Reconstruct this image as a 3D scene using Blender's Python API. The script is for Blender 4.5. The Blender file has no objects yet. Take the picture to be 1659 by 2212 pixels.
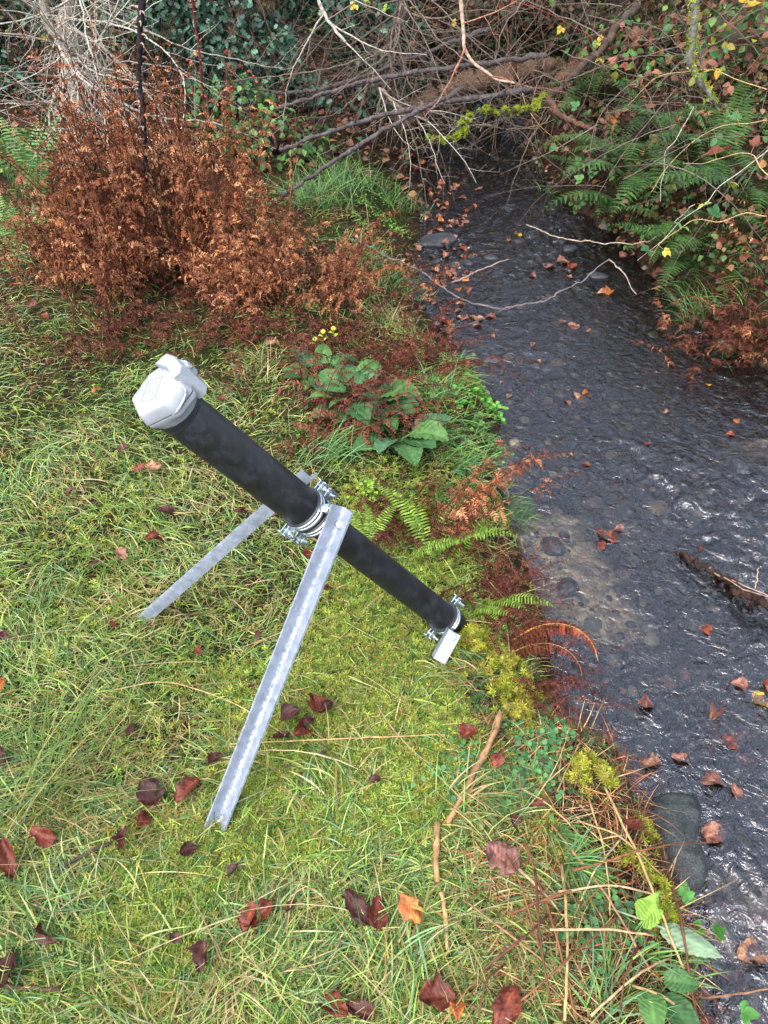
import bpy, math, random
import numpy as np
from mathutils import Vector, Matrix

random.seed(11)
rng = np.random.default_rng(11)
R = math.radians
scene = bpy.context.scene

# ---------------------------------------------------------------- camera
CAM_H, PITCH, FPX, CX, CY = 1.6, R(42), 1662.0, 829.5, 1106.0
cam_d = bpy.data.cameras.new('camera')
cam = bpy.data.objects.new('camera', cam_d)
scene.collection.objects.link(cam)
cam.location = (0, 0, CAM_H)
cam.rotation_euler = (R(90) - PITCH, 0, 0)
cam_d.sensor_fit = 'VERTICAL'
cam_d.sensor_height = 24.0
cam_d.lens = 24.0 * FPX / 2212.0
cam_d.clip_start = 0.05
cam_d.clip_end = 300
scene.camera = cam

# ---------------------------------------------------------------- world and sun (overcast day)
SUN_EL, SUN_AZ = 55, 215
world = bpy.data.worlds.new("World"); scene.world = world
world.use_nodes = True
wn = world.node_tree.nodes; wl = world.node_tree.links
bg = wn['Background']
sky = wn.new('ShaderNodeTexSky'); sky.sky_type = 'NISHITA'; sky.sun_disc = False
sky.sun_elevation = R(SUN_EL); sky.sun_rotation = R(SUN_AZ)
sky.air_density = 1.0; sky.dust_density = 3.0; sky.ozone_density = 1.0
hs = wn.new('ShaderNodeHueSaturation'); hs.inputs['Saturation'].default_value = 0.65
wl.new(sky.outputs[0], hs.inputs['Color']); wl.new(hs.outputs[0], bg.inputs[0])
bg.inputs[1].default_value = 0.15
sun_d = bpy.data.lights.new('sun', 'SUN'); sun_d.energy = 0.6; sun_d.angle = R(50); sun_d.color = (1, 0.97, 0.93)
sun = bpy.data.objects.new('sun', sun_d); scene.collection.objects.link(sun)
_sd = Vector((math.sin(R(SUN_AZ)) * math.cos(R(SUN_EL)), math.cos(R(SUN_AZ)) * math.cos(R(SUN_EL)), math.sin(R(SUN_EL))))
sun.rotation_euler = _sd.to_track_quat('Z', 'Y').to_euler()
sun.location = (0, 0, 8)
scene.view_settings.view_transform = 'Standard'
scene.view_settings.look = 'None'
scene.view_settings.exposure = 2.45
scene.view_settings.gamma = 1
scene.render.engine = 'CYCLES'
cy = scene.cycles
cy.max_bounces = 7; cy.diffuse_bounces = 3; cy.glossy_bounces = 3; cy.transmission_bounces = 4; cy.transparent_max_bounces = 12
cy.use_denoising = True
cy.sample_clamp_indirect = 6

# ---------------------------------------------------------------- helpers
def lin(c):
    c = np.asarray(c, float) / 255.0
    return np.where(c <= 0.04045, c / 12.92, ((c + 0.055) / 1.055) ** 2.4)
def K(r, g, b, k=0.56): return lin((r, g, b)) * k       # picture colour to surface colour: lit surfaces look brighter than they are

def _hash(ix, iy, s):
    n = (ix.astype(np.int64) * 374761393 + iy.astype(np.int64) * 668265263 + s * 2147483647) & 0x7fffffff
    n = ((n ^ (n >> 13)) * 1274126177) & 0x7fffffff
    return ((n ^ (n >> 16)) & 0xffff) / 65535.0
def vn(x, y, s=0):
    x = np.asarray(x, float); y = np.asarray(y, float)
    ix = np.floor(x); iy = np.floor(y); fx = x - ix; fy = y - iy
    fx = fx * fx * (3 - 2 * fx); fy = fy * fy * (3 - 2 * fy)
    a = _hash(ix, iy, s); b = _hash(ix + 1, iy, s); c = _hash(ix, iy + 1, s); d = _hash(ix + 1, iy + 1, s)
    return (a * (1 - fx) + b * fx) * (1 - fy) + (c * (1 - fx) + d * fx) * fy
def fbm(x, y, s=0, o=4):
    r = 0; a = 0.5; t = 0
    for i in range(o):
        r = r + a * vn(x * 2 ** i, y * 2 ** i, s + i * 17); t += a; a *= 0.5
    return r / t
def sm(t):
    t = np.clip(t, 0, 1); return t * t * (3 - 2 * t)

SP, CP = math.sin(PITCH), math.cos(PITCH)
def ray(px, py):
    u = (px - CX) / FPX; v = (CY - py) / FPX
    return np.array([u, CP + v * SP, -SP + v * CP])
def atz(px, py, z=0.0):                      # where a line of sight meets the level z
    d = ray(px, py); t = (z - CAM_H) / d[2]
    return np.array([d[0] * t, d[1] * t, z])
def aty(px, py, y):                          # ... meets the upright plane at distance y
    d = ray(px, py); t = y / d[1]
    return np.array([d[0] * t, y, CAM_H + d[2] * t])
def atd(px, py, t):
    d = ray(px, py); return np.array([d[0] * t, d[1] * t, CAM_H + d[2] * t])

class MB:
    def __init__(s): s.v = []; s.f = []; s.c = []; s.n = 0
    def add(s, v, f, c):
        v = np.asarray(v, float).reshape(-1, 3); f = np.asarray(f, np.int64)
        c = np.asarray(c, float)
        if c.ndim == 1: c = np.broadcast_to(c, (len(v), 3))
        s.v.append(v); s.f.append(f + s.n); s.c.append(c); s.n += len(v)
    def arrays(s):
        return np.concatenate(s.v), s.f, np.concatenate(s.c)
    def mesh(s, name, origin=(0, 0, 0), smooth=True):
        v, fl, c = s.arrays()
        v = v - np.asarray(origin, float)
        me = bpy.data.meshes.new(name)
        nl = sum(f.size for f in fl); nf = sum(len(f) for f in fl)
        me.vertices.add(len(v)); me.vertices.foreach_set('co', v.astype(np.float32).ravel())
        me.loops.add(nl); me.loops.foreach_set('vertex_index', np.concatenate([f.ravel() for f in fl]).astype(np.int32))
        tot = np.concatenate([np.full(len(f), f.shape[1], np.int32) for f in fl])
        st = np.concatenate([[0], np.cumsum(tot)[:-1]]).astype(np.int32)
        me.polygons.add(nf); me.polygons.foreach_set('loop_start', st); me.polygons.foreach_set('loop_total', tot)
        me.polygons.foreach_set('use_smooth', np.full(nf, smooth, bool))
        a = me.attributes.new('Col', 'FLOAT_COLOR', 'POINT')
        a.data.foreach_set('color', np.concatenate([c, np.ones((len(c), 1))], 1).astype(np.float32).ravel())
        me.update(calc_edges=True)
        return me
    def build(s, name, mat, parent=None, origin=None, smooth=True):
        if origin is None: origin = tuple(parent.location) if parent is not None and parent.parent is None else (0, 0, 0)
        me = s.mesh(name, origin, smooth); me.materials.append(mat)
        o = bpy.data.objects.new(name, me); scene.collection.objects.link(o)
        if parent is not None: o.parent = parent
        else: o.location = origin
        return o

def tag(o, label=None, cat=None, group=None, kind=None):
    if label: o['label'] = label
    if cat: o['category'] = cat
    if group: o['group'] = group
    if kind: o['kind'] = kind
    return o
def thing(name, label, cat, loc=(0, 0, 0), group=None, rz=0):
    o = bpy.data.objects.new(name, None); scene.collection.objects.link(o)
    o.empty_display_size = 0.05
    o.location = tuple(float(a) for a in loc); o.rotation_euler = (0, 0, rz)
    return tag(o, label, cat, group)
def child(name, me, parent, loc=(0, 0, 0), rot=(0, 0, 0), sc=1.0):
    o = bpy.data.objects.new(name, me); scene.collection.objects.link(o)
    o.parent = parent; o.location = tuple(float(a) for a in loc); o.rotation_euler = rot
    o.scale = (sc, sc, sc) if not hasattr(sc, '__len__') else sc
    return o

def nrm(a): a = np.asarray(a, float); return a / (np.linalg.norm(a, axis=-1, keepdims=True) + 1e-12)
def spline(pts, n):                           # Catmull-Rom through pts
    p = np.asarray(pts, float)
    if len(p) < 3:
        t = np.linspace(0, 1, n)[:, None]; return p[0] * (1 - t) + p[-1] * t
    q = np.vstack([2 * p[0] - p[1], p, 2 * p[-1] - p[-2]]); m = len(p) - 1
    out = []
    for t in np.linspace(0, m - 1e-6, n):
        i = int(t); f = t - i; a, b, c, d = q[i:i + 4]
        out.append(0.5 * ((2 * b) + (-a + c) * f + (2 * a - 5 * b + 4 * c - d) * f * f + (-a + 3 * b - 3 * c + d) * f ** 3))
    return np.array(out)
def tube(mb, pts, rad, k=6, col=(.1, .1, .1), cap=True, jit=0.0):
    pts = np.asarray(pts, float); n = len(pts)
    rad = np.broadcast_to(np.asarray(rad, float), (n,))
    t = nrm(np.gradient(pts, axis=0))
    up = np.array([0.13, 0.21, 0.97]); 
    if abs(t[0] @ up) > 0.9: up = np.array([0.9, 0.3, 0.1])
    x = nrm(np.cross(up, t)); 
    for i in range(1, n):
        if x[i] @ x[i - 1] < 0: x[i] = -x[i]
    y = np.cross(t, x)
    a = np.linspace(0, 2 * math.pi, k, endpoint=False)
    rr = rad[:, None] * (1 + (rng.normal(0, jit, (n, k)) if jit else 0))
    v = pts[:, None, :] + (x[:, None, :] * np.cos(a)[None, :, None] + y[:, None, :] * np.sin(a)[None, :, None]) * rr[:, :, None]
    i = np.arange(n - 1)[:, None] * k; j = np.arange(k)[None, :]; j2 = (j + 1) % k
    f = np.stack([i + j, i + j2, i + k + j2, i + k + j], -1).reshape(-1, 4)
    c = np.asarray(col, float)
    if c.ndim == 2: c = np.repeat(c, k, 0)
    if cap:
        s = mb.n
        mb.add(v.reshape(-1, 3), f, c)
        mb.f.append(np.array([list(range(k))[::-1]]) + s); mb.f.append(np.array([list(range((n - 1) * k, n * k))]) + s)
    else: mb.add(v.reshape(-1, 3), f, c)
def frames(fwd, up):                          # rotation matrices: x side, y forward, z normal
    y = nrm(fwd); x = nrm(np.cross(y, up)); z = np.cross(x, y)
    return np.stack([x, y, z], -1)
def inst(mb, tv, tf, pos, Rm, sc, col, tc=None):
    n = len(pos); m = len(tv)
    sc = np.broadcast_to(np.asarray(sc, float), (n,))
    v = np.einsum('nij,vj->nvi', Rm, tv) * sc[:, None, None] + np.asarray(pos)[:, None, :]
    f = (tf[None] + (np.arange(n) * m)[:, None, None]).reshape(-1, tf.shape[1])
    c = np.repeat(np.asarray(col), m, 0).reshape(n, m, 3)
    if tc is not None: c = c * tc[None, :, None] if tc.ndim == 1 else c * tc[None]
    mb.add(v.reshape(-1, 3), f, c.reshape(-1, 3))
def grid_faces(r, c):
    i = np.arange(r - 1)[:, None] * c; j = np.arange(c - 1)[None]
    return np.stack([i + j, i + j + 1, i + c + j + 1, i + c + j], -1).reshape(-1, 4)
def leaf_tpl(w=0.32, rows=5, fold=0.12, curl=0.15, prof=None):
    t = np.linspace(0, 1, rows); pr = np.sin(math.pi * t ** 0.8) ** 0.8 if prof is None else prof(t)
    v = []
    for k, tt in enumerate(t):
        for s in (-1, 0, 1):
            ww = w * pr[k] * s
            v.append((ww, tt, abs(s) * fold * pr[k] - curl * (tt - .3) ** 2))
    return np.array(v), grid_faces(rows, 3)
def pick(cols, n, var=0.18):
    cols = np.asarray(cols); c = cols[rng.integers(0, len(cols), n)]
    return np.clip(c * (1 + rng.normal(0, var, (n, 1))) * (1 + rng.normal(0, var * .35, (n, 3))), 0.003, 1)
def rdir(n, zlo=-1.0, zhi=1.0):
    z = rng.uniform(zlo, zhi, n); a = rng.uniform(0, 2 * math.pi, n); r = np.sqrt(1 - z * z)
    return np.stack([r * np.cos(a), r * np.sin(a), z], -1)

# ---------------------------------------------------------------- materials
def new_mat(name):
    m = bpy.data.materials.new(name); m.use_nodes = True
    nt = m.node_tree; p = nt.nodes['Principled BSDF']
    return m, nt, p
def noise(nt, scale, detail=3, rough=.5, coord='Object', dist=0, mapscale=None):
    tc = nt.nodes.new('ShaderNodeTexCoord'); n = nt.nodes.new('ShaderNodeTexNoise')
    n.inputs['Scale'].default_value = scale; n.inputs['Detail'].default_value = detail
    n.inputs['Roughness'].default_value = rough; n.inputs['Distortion'].default_value = dist
    if mapscale:
        mp = nt.nodes.new('ShaderNodeMapping'); mp.inputs['Scale'].default_value = mapscale
        nt.links.new(tc.outputs[coord], mp.inputs[0]); nt.links.new(mp.outputs[0], n.inputs['Vector'])
    else: nt.links.new(tc.outputs[coord], n.inputs['Vector'])
    return n
def ramp(nt, src, stops):
    r = nt.nodes.new('ShaderNodeValToRGB'); e = r.color_ramp.elements
    while len(e) > len(stops): e.remove(e[-1])
    while len(e) < len(stops): e.new(1)
    for el, (p, c) in zip(e, stops):
        el.position = p; el.color = (*c, 1) if len(c) == 3 else c
    nt.links.new(src, r.inputs[0]); return r
def mixc(nt, a, b, fac, mode='MIX'):
    m = nt.nodes.new('ShaderNodeMix'); m.data_type = 'RGBA'; m.blend_type = mode
    for v, i in ((fac, 0), (a, 6), (b, 7)):
        if isinstance(v, (int, float)): m.inputs[i].default_value = v
        elif isinstance(v, tuple): m.inputs[i].default_value = (*v, 1)
        else: nt.links.new(v, m.inputs[i])
    return m.outputs[2]
def bump(nt, p, src, strength=.3, dist=.01):
    b = nt.nodes.new('ShaderNodeBump'); b.inputs['Strength'].default_value = strength; b.inputs['Distance'].default_value = dist
    nt.links.new(src, b.inputs['Height']); nt.links.new(b.outputs[0], p.inputs['Normal']); return b
def mat_col(name, rough=.5, transl=0.0, spec=.5, nscale=120, nlo=.75, nhi=1.25, bmp=0.0, randobj=0.0, coat=0.0):
    m, nt, p = new_mat(name)
    at = nt.nodes.new('ShaderNodeAttribute'); at.attribute_name = 'Col'
    n = noise(nt, nscale, 2)
    r = ramp(nt, n.outputs[0], [(.3, (nlo,) * 3), (.7, (nhi,) * 3)])
    c = mixc(nt, at.outputs['Color'], r.outputs[0], 1.0, 'MULTIPLY')
    if randobj:
        oi = nt.nodes.new('ShaderNodeObjectInfo')
        r2 = ramp(nt, oi.outputs['Random'], [(0, (1 - randobj, 1 - randobj * 1.2, 1 - randobj)), (.5, (1, 1, 1)), (1, (1 + randobj, 1 + randobj * .8, 1 + randobj * .5))])
        c = mixc(nt, c, r2.outputs[0], 1.0, 'MULTIPLY')
    nt.links.new(c, p.inputs['Base Color']); p.inputs['Roughness'].default_value = rough
    p.inputs['Specular IOR Level'].default_value = spec
    p.inputs['Coat Weight'].default_value = coat
    if bmp: bump(nt, p, n.outputs[0], bmp, .005)
    if transl:
        tr = nt.nodes.new('ShaderNodeBsdfTranslucent'); nt.links.new(c, tr.inputs[0])
        mx = nt.nodes.new('ShaderNodeMixShader'); mx.inputs[0].default_value = transl
        nt.links.new(p.outputs[0], mx.inputs[1]); nt.links.new(tr.outputs[0], mx.inputs[2])
        nt.links.new(mx.outputs[0], nt.nodes['Material Output'].inputs[0])
    return m
M_grass = mat_col('grass_blades', .42, .3, .22, 60)
M_moss = mat_col('moss_green', .7, .25, .08, 90)
M_frond = mat_col('green_frond', .5, .25, .2, 70)
M_dry = mat_col('dry_bracken', .8, .12, .05, 50, .6, 1.35, 0, .28)
M_leafy = mat_col('broad_leaf', .5, .2, .2, 60, .8, 1.2, .15)
M_holly = mat_col('glossy_leaf', .38, .06, .28, 40)
M_fallen = mat_col('fallen_leaf_wet', .4, .12, .22, 90, .65, 1.3, .2, .22)
M_bark = mat_col('bark', .85, 0, .1, 70, .55, 1.35, .6)
M_twig = mat_col('twig_bark', .7, 0, .12, 90, .6, 1.3, .2)
M_straw = mat_col('straw_stem', .6, 0, .15, 80, .6, 1.3, .2)

def rock_mat(name, c1, c2, wet=.35, sc=14):
    m, nt, p = new_mat(name); p.inputs['Specular IOR Level'].default_value = .25
    n = noise(nt, sc, 8, .65); n2 = noise(nt, sc * 9, 3, .6)
    r = ramp(nt, n.outputs[0], [(.35, c1), (.65, c2)])
    r2 = ramp(nt, n2.outputs[0], [(.42, (.6,) * 3), (.6, (1.15,) * 3), (.72, (1.9, 1.9, 1.8))])
    c = mixc(nt, r.outputs[0], r2.outputs[0], 1.0, 'MULTIPLY')
    nt.links.new(c, p.inputs['Base Color']); p.inputs['Roughness'].default_value = wet
    ad = nt.nodes.new('ShaderNodeMath'); ad.operation = 'ADD'
    nt.links.new(n.outputs[0], ad.inputs[0]); nt.links.new(n2.outputs[0], ad.inputs[1])
    bump(nt, p, ad.outputs[0], .55, .006); return m
M_boulder = rock_mat('wet_dark_stone', (.012, .016, .017), (.05, .058, .055), .45, 24)
M_slate = rock_mat('slate_stone', (.016, .018, .022), (.045, .048, .055), .5)
M_pale = rock_mat('pale_stone', (.14, .13, .11), (.34, .33, .30), .45)

# galvanised steel, zinc, rubber, plastic
def steel(name, base, rough, crust):
    m, nt, p = new_mat(name)
    at = nt.nodes.new('ShaderNodeAttribute'); at.attribute_name = 'Col'
    n = noise(nt, 45, 4, .6); vo = nt.nodes.new('ShaderNodeTexVoronoi'); vo.inputs['Scale'].default_value = 160
    tc = nt.nodes.new('ShaderNodeTexCoord'); nt.links.new(tc.outputs['Object'], vo.inputs['Vector'])
    r = ramp(nt, n.outputs[0], [(.3, tuple(a * .82 for a in base)), (.55, base), (.75, tuple(min(1, a * 1.18) for a in base))])
    sp = ramp(nt, vo.outputs['Color'], [(0, (.88,) * 3), (1, (1.1,) * 3)])
    c = mixc(nt, r.outputs[0], sp.outputs[0], 1.0, 'MULTIPLY')
    if crust:
        n2 = noise(nt, 120, 5, .7)
        mu = nt.nodes.new('ShaderNodeMath'); mu.operation = 'MULTIPLY'
        nt.links.new(at.outputs['Fac'], mu.inputs[0])
        r2 = ramp(nt, n2.outputs[0], [(.45, (0,) * 3), (.58, (1,) * 3)]); nt.links.new(r2.outputs[0], mu.inputs[1])
        c = mixc(nt, c, (.46, .49, .52), mu.outputs[0])
        im = nt.nodes.new('ShaderNodeMath'); im.operation = 'MULTIPLY_ADD'; im.inputs[1].default_value = -.5; im.inputs[2].default_value = .5
        nt.links.new(mu.outputs[0], im.inputs[0]); nt.links.new(im.outputs[0], p.inputs['Metallic'])
    else: p.inputs['Metallic'].default_value = .9
    nt.links.new(c, p.inputs['Base Color'])
    rr = ramp(nt, n.outputs[0], [(.3, (rough * .7,) * 3), (.7, (min(1, rough * 1.4),) * 3)]); nt.links.new(rr.outputs[0], p.inputs['Roughness'])
    bump(nt, p, n.outputs[0], .12, .002)
    return m
M_galv = steel('galvanised_steel', (.205, .235, .285), .45, True)
M_zinc = steel('zinc_plated', (.50, .56, .58), .22, False)
def rubber():
    m, nt, p = new_mat('black_tube_plastic')
    n = noise(nt, 22, 9, .75, dist=.4); n2 = noise(nt, 130, 5, .75, mapscale=(1, .35, .5))
    r = ramp(nt, n.outputs[0], [(.38, (.0035, .004, .005)), (.52, (.006, .0072, .009)), (.62, (.010, .012, .016)), (.74, (.024, .028, .036))])
    r2 = ramp(nt, n2.outputs[0], [(.3, (.6,) * 3), (.62, (1.2,) * 3), (.70, (4,) * 3)])
    nt.links.new(mixc(nt, r.outputs[0], r2.outputs[0], 1.0, 'MULTIPLY'), p.inputs['Base Color'])
    rr = ramp(nt, n.outputs[0], [(.35, (.38,) * 3), (.65, (.62,) * 3)]); nt.links.new(rr.outputs[0], p.inputs['Roughness'])
    bump(nt, p, n2.outputs[0], .08, .002); p.inputs['Specular IOR Level'].default_value = .45
    return m
M_tube = rubber()
m, nt, p = new_mat('black_rubber'); p.inputs['Base Color'].default_value = (.012, .014, .018, 1); p.inputs['Roughness'].default_value = .4; M_rub = m
n_ = noise(nt, 200, 2); bump(nt, p, n_.outputs[0], .1, .001)
m, nt, p = new_mat('white_plastic'); p.inputs['Roughness'].default_value = .36
n_ = noise(nt, 40, 5, .6); r_ = ramp(nt, n_.outputs[0], [(.35, (.18, .192, .212)), (.6, (.212, .224, .245))]); nt.links.new(r_.outputs[0], p.inputs['Base Color'])
bump(nt, p, n_.outputs[0], .04, .001); M_white = m

# ---------------------------------------------------------------- the lie of the land
ZW = -0.24
LE = [(1560, 2330), (1530, 2212), (1505, 2050), (1450, 1900), (1385, 1740), (1300, 1640), (1215, 1570), (1185, 1480), (1190, 1390), (1150, 1260), (1110, 1150),
      (1070, 1010), (1085, 890), (1020, 800), (950, 705), (885, 640), (900, 560), (915, 480), (900, 400), (880, 345), (940, 318)]
RE = [(1130, 318), (1190, 400), (1240, 450), (1330, 510), (1400, 590), (1470, 650), (1540, 735), (1659, 800)]
poly = [atz(a, b, ZW)[:2] for a, b in LE] + [(0.75, 7.4), (1.3, 7.4)] + [atz(a, b, ZW)[:2] for a, b in RE] + [(2.15, 2.6), (2.35, 1.9), (2.3, 0.8), (2.5, -2.5), (1.2, -2.5), (0.75, -0.5)]
poly = np.array(poly)
def sdist(x, y):
    x = np.asarray(x, float); y = np.asarray(y, float)
    sh = x.shape; x = x.ravel(); y = y.ravel()
    d = np.full(x.shape, 1e9); ins = np.zeros(x.shape, bool)
    n = len(poly)
    for i in range(n):
        a = poly[i]; b = poly[(i + 1) % n]; e = b - a
        wx = x - a[0]; wy = y - a[1]
        t = np.clip((wx * e[0] + wy * e[1]) / (e @ e + 1e-12), 0, 1)
        d = np.minimum(d, np.hypot(wx - e[0] * t, wy - e[1] * t))
        c = ((a[1] <= y) & (b[1] > y)) | ((b[1] <= y) & (a[1] > y))
        with np.errstate(divide='ignore', invalid='ignore'):
            xi = a[0] + (y - a[1]) * e[0] / (e[1] if abs(e[1]) > 1e-9 else 1e-9)
        ins ^= c & (x < xi)
    return np.where(ins, -d, d).reshape(sh)
def mid_x(y):                                 # rough centre line of the stream
    return np.interp(y, [-3, 0, 1.3, 2.5, 3.7, 5, 6, 8], [1.7, 1.5, 1.4, 1.25, .95, .75, .72, 1.0])
def H(x, y):
    x = np.asarray(x, float); y = np.asarray(y, float)
    s = sdist(x, y) + (fbm(x * 9, y * 9, 5, 3) - .5) * .07
    left = x < mid_x(y)
    wl = np.interp(y, [1.5, 2.6, 3.2, 6], [.16, .22, .55, .6])
    zl = ZW + (-ZW) * sm((s + .02) / wl) ** 0.8
    zl = zl + np.maximum(s - 3.5, 0) * 0.02
    zr = ZW + .32 * sm((s + .01) / .16) + .30 * np.clip(s - .12, 0, 2.0) + .06 * np.clip(s - 2.1, 0, 20)
    out = np.where(left, zl, zr)
    back = sm((y - 6.0) / .5)
    out = np.where(s > 0, out, ZW)
    bed = ZW - .012 - .10 * sm(-s / .5)
    z = np.where(s > 0, out, bed)
    z = z + np.where(s > .03, (fbm(x * 1.7, y * 1.7, 1, 4) - .5) * .07 * sm(s / .3) + (fbm(x * 14, y * 14, 2, 3) - .5) * .022, (fbm(x * 12, y * 12, 8, 3) - .5) * .035)
    return z
def G(px, py, dz=0.0):                        # point of the ground along a line of sight
    z = 0.0
    for _ in range(7):
        p = atz(px, py, z); z = .5 * z + .5 * float(H(np.array([p[0]]), np.array([p[1]]))[0])
    p = atz(px, py, z); p[2] = float(H(np.array([p[0]]), np.array([p[1]]))[0]) + dz
    return p

def axis_pts(segs):
    a = []
    for lo, hi, st in segs: a += list(np.arange(lo, hi, st))
    return np.array(a + [segs[-1][1]])
gx = axis_pts([(-80, -20, 6), (-20, -6, 1), (-6, -2, .12), (-2, 2.6, .022), (2.6, 6, .12), (6, 20, 1), (20, 80, 6)])
gy = axis_pts([(-60, -10, 6), (-10, -1, .6), (-1, .3, .08), (.3, 6.6, .026), (6.6, 12, .15), (12, 24, 1), (24, 90, 6)])
X, Y = np.meshgrid(gx, gy)
Z = H(X, Y)
S = sdist(X, Y)
soil = K(40, 31, 24); soil2 = K(66, 50, 34); gr = K(52, 62, 26)
f1 = fbm(X * 3, Y * 3, 21)[..., None]; f2 = fbm(X * 25, Y * 25, 22)[..., None]
colg = soil * (1 - f2) + soil2 * f2
gm = (sm((f1 - .35) / .3) * (Y[..., None] < 5.2) * (S[..., None] > np.where((Y < 1.3) & (X > .05), .34, .08)[..., None])) * .75
colg = colg * (1 - gm) + gr * gm
bedc = K(84, 72, 56) * (1 - f2) + K(32, 29, 26) * f2
silt = sm((fbm(X * 3.1 + 2, Y * 2.3, 31) - .45) / .2)[..., None] * (Y[..., None] < 2.6) * (np.exp(-((S[..., None] + .18) / .22) ** 2))
bedc = bedc * (1 - silt) + K(240, 228, 200, .8) * silt
bm = sm(-(S[..., None] - .02) / .05)
colg = colg * (1 - bm) + bedc * bm
g = MB(); g.add(np.stack([X, Y, Z], -1).reshape(-1, 3), grid_faces(len(gy), len(gx)), colg.reshape(-1, 3))
def ground_mat():
    m, nt, p = new_mat('soil_and_gravel')
    at = nt.nodes.new('ShaderNodeAttribute'); at.attribute_name = 'Col'
    vo = nt.nodes.new('ShaderNodeTexVoronoi'); vo.inputs['Scale'].default_value = 55; vo.inputs['Randomness'].default_value = 1
    tc = nt.nodes.new('ShaderNodeTexCoord')
    nn = noise(nt, 30, 5, .65)
    mv = nt.nodes.new('ShaderNodeMix'); mv.data_type = 'RGBA'; mv.inputs[0].default_value = .06
    nt.links.new(tc.outputs['Object'], mv.inputs[6]); nt.links.new(nn.outputs['Color'], mv.inputs[7]); nt.links.new(mv.outputs[2], vo.inputs['Vector'])
    bw = nt.nodes.new('ShaderNodeSeparateColor'); nt.links.new(vo.outputs['Color'], bw.inputs[0])
    r = ramp(nt, bw.outputs[0], [(0, (.35, .36, .38)), (.5, (.9, .88, .82)), (.85, (1.35, 1.2, 1.0)), (1, (1.9, 1.8, 1.6))])
    r2 = ramp(nt, nn.outputs[0], [(.3, (.5,) * 3), (.7, (1.4,) * 3)])
    c = mixc(nt, at.outputs['Color'], r.outputs[0], .8, 'MULTIPLY'); c = mixc(nt, c, r2.outputs[0], 1.0, 'MULTIPLY')
    nt.links.new(c, p.inputs['Base Color']); p.inputs['Roughness'].default_value = .8; p.inputs['Specular IOR Level'].default_value = .08
    ds = nt.nodes.new('ShaderNodeMath'); ds.operation = 'SUBTRACT'; nt.links.new(nn.outputs[0], ds.inputs[0]); nt.links.new(vo.outputs['Distance'], ds.inputs[1])
    bump(nt, p, ds.outputs[0], .8, .012); return m
tag(g.build('ground', ground_mat()), 'soil of the bank and gravel bed under the stream', 'ground', kind='structure')

# water: a rippled sheet that meets the banks
wx = np.arange(-.15, 3.2, .009); wy = np.concatenate([np.arange(-1.2, .3, .05), np.arange(.3, 4.0, .009), np.arange(4.0, 7.4, .014)])
WX, WY = np.meshgrid(wx, wy)
def ripples(x, y):
    # flow comes down from the far bank; crests bend round shallows
    wv = fbm(x * 1.3, y * 1.3, 41, 3) * 6.0
    dx = (fbm(x * 5, y * 5, 51, 2) - .5) * .12; dy = (fbm(x * 5, y * 5, 52, 2) - .5) * .12
    X_, Y_ = x + dx, y + dy
    a = fbm(X_ * 13, Y_ * 9, 43, 3) - .5
    r1 = 1 - np.abs(vn(X_ * 21 + wv, Y_ * 15, 46) * 2 - 1); r2 = 1 - np.abs(vn(X_ * 38, Y_ * 27 + wv, 49) * 2 - 1)
    tr = np.sin((Y_ * np.cos(wv * .5) + X_ * np.sin(wv * .5)) * 150) * sm((fbm(x * 1.9, y * 1.9, 45) - .45) / .15)
    amp = .12 + 1.5 * sm((fbm(x * 1.5 + 4, y * 1.5, 48, 3) - .25) / .5)
    calm = np.interp(y, [0, 1.0, 1.8, 3], [.55, .6, .85, .95])
    return (a * .026 + (r1 ** 2 - .4) * .0085 + (r2 ** 2 - .4) * .0042 + tr * .0012) * amp * calm
WZ = ZW + ripples(WX, WY)
wmb = MB(); wmb.add(np.stack([WX, WY, WZ], -1).reshape(-1, 3), grid_faces(len(wy), len(wx)), (.5, .5, .5))
def water_mat():
    m, nt, p = new_mat('stream_water'); nt.nodes.remove(p)
    n1 = noise(nt, 55, 4, .6, dist=1.0, mapscale=(1, .6, 1)); n2 = noise(nt, 16, 3, .55, dist=1.4)
    ad = nt.nodes.new('ShaderNodeMath'); ad.operation = 'MULTIPLY_ADD'; ad.inputs[1].default_value = .35
    nt.links.new(n1.outputs[0], ad.inputs[0]); nt.links.new(n2.outputs[0], ad.inputs[2])
    b = nt.nodes.new('ShaderNodeBump'); b.inputs['Strength'].default_value = .8; b.inputs['Distance'].default_value = .02
    nt.links.new(ad.outputs[0], b.inputs['Height'])
    fr = nt.nodes.new('ShaderNodeFresnel'); fr.inputs[0].default_value = 1.85; nt.links.new(b.outputs[0], fr.inputs[1])
    gl = nt.nodes.new('ShaderNodeBsdfGlossy'); gl.inputs['Roughness'].default_value = .13; gl.inputs[0].default_value = (.97, .97, 1, 1); nt.links.new(b.outputs[0], gl.inputs['Normal'])
    rf = nt.nodes.new('ShaderNodeBsdfRefraction'); rf.inputs['IOR'].default_value = 1.06; rf.inputs['Roughness'].default_value = 0; rf.inputs[0].default_value = (.80, .78, .72, 1); nt.links.new(b.outputs[0], rf.inputs['Normal'])
    tr = nt.nodes.new('ShaderNodeBsdfTransparent'); tr.inputs[0].default_value = (.68, .655, .61, 1)
    m2 = nt.nodes.new('ShaderNodeMixShader'); m2.inputs[0].default_value = .5
    nt.links.new(tr.outputs[0], m2.inputs[1]); nt.links.new(rf.outputs[0], m2.inputs[2])
    mx = nt.nodes.new('ShaderNodeMixShader'); nt.links.new(fr.outputs[0], mx.inputs[0]); nt.links.new(tr.outputs[0], mx.inputs[1]); nt.links.new(gl.outputs[0], mx.inputs[2])
    nt.links.new(mx.outputs[0], nt.nodes['Material Output'].inputs[0]); return m
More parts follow.
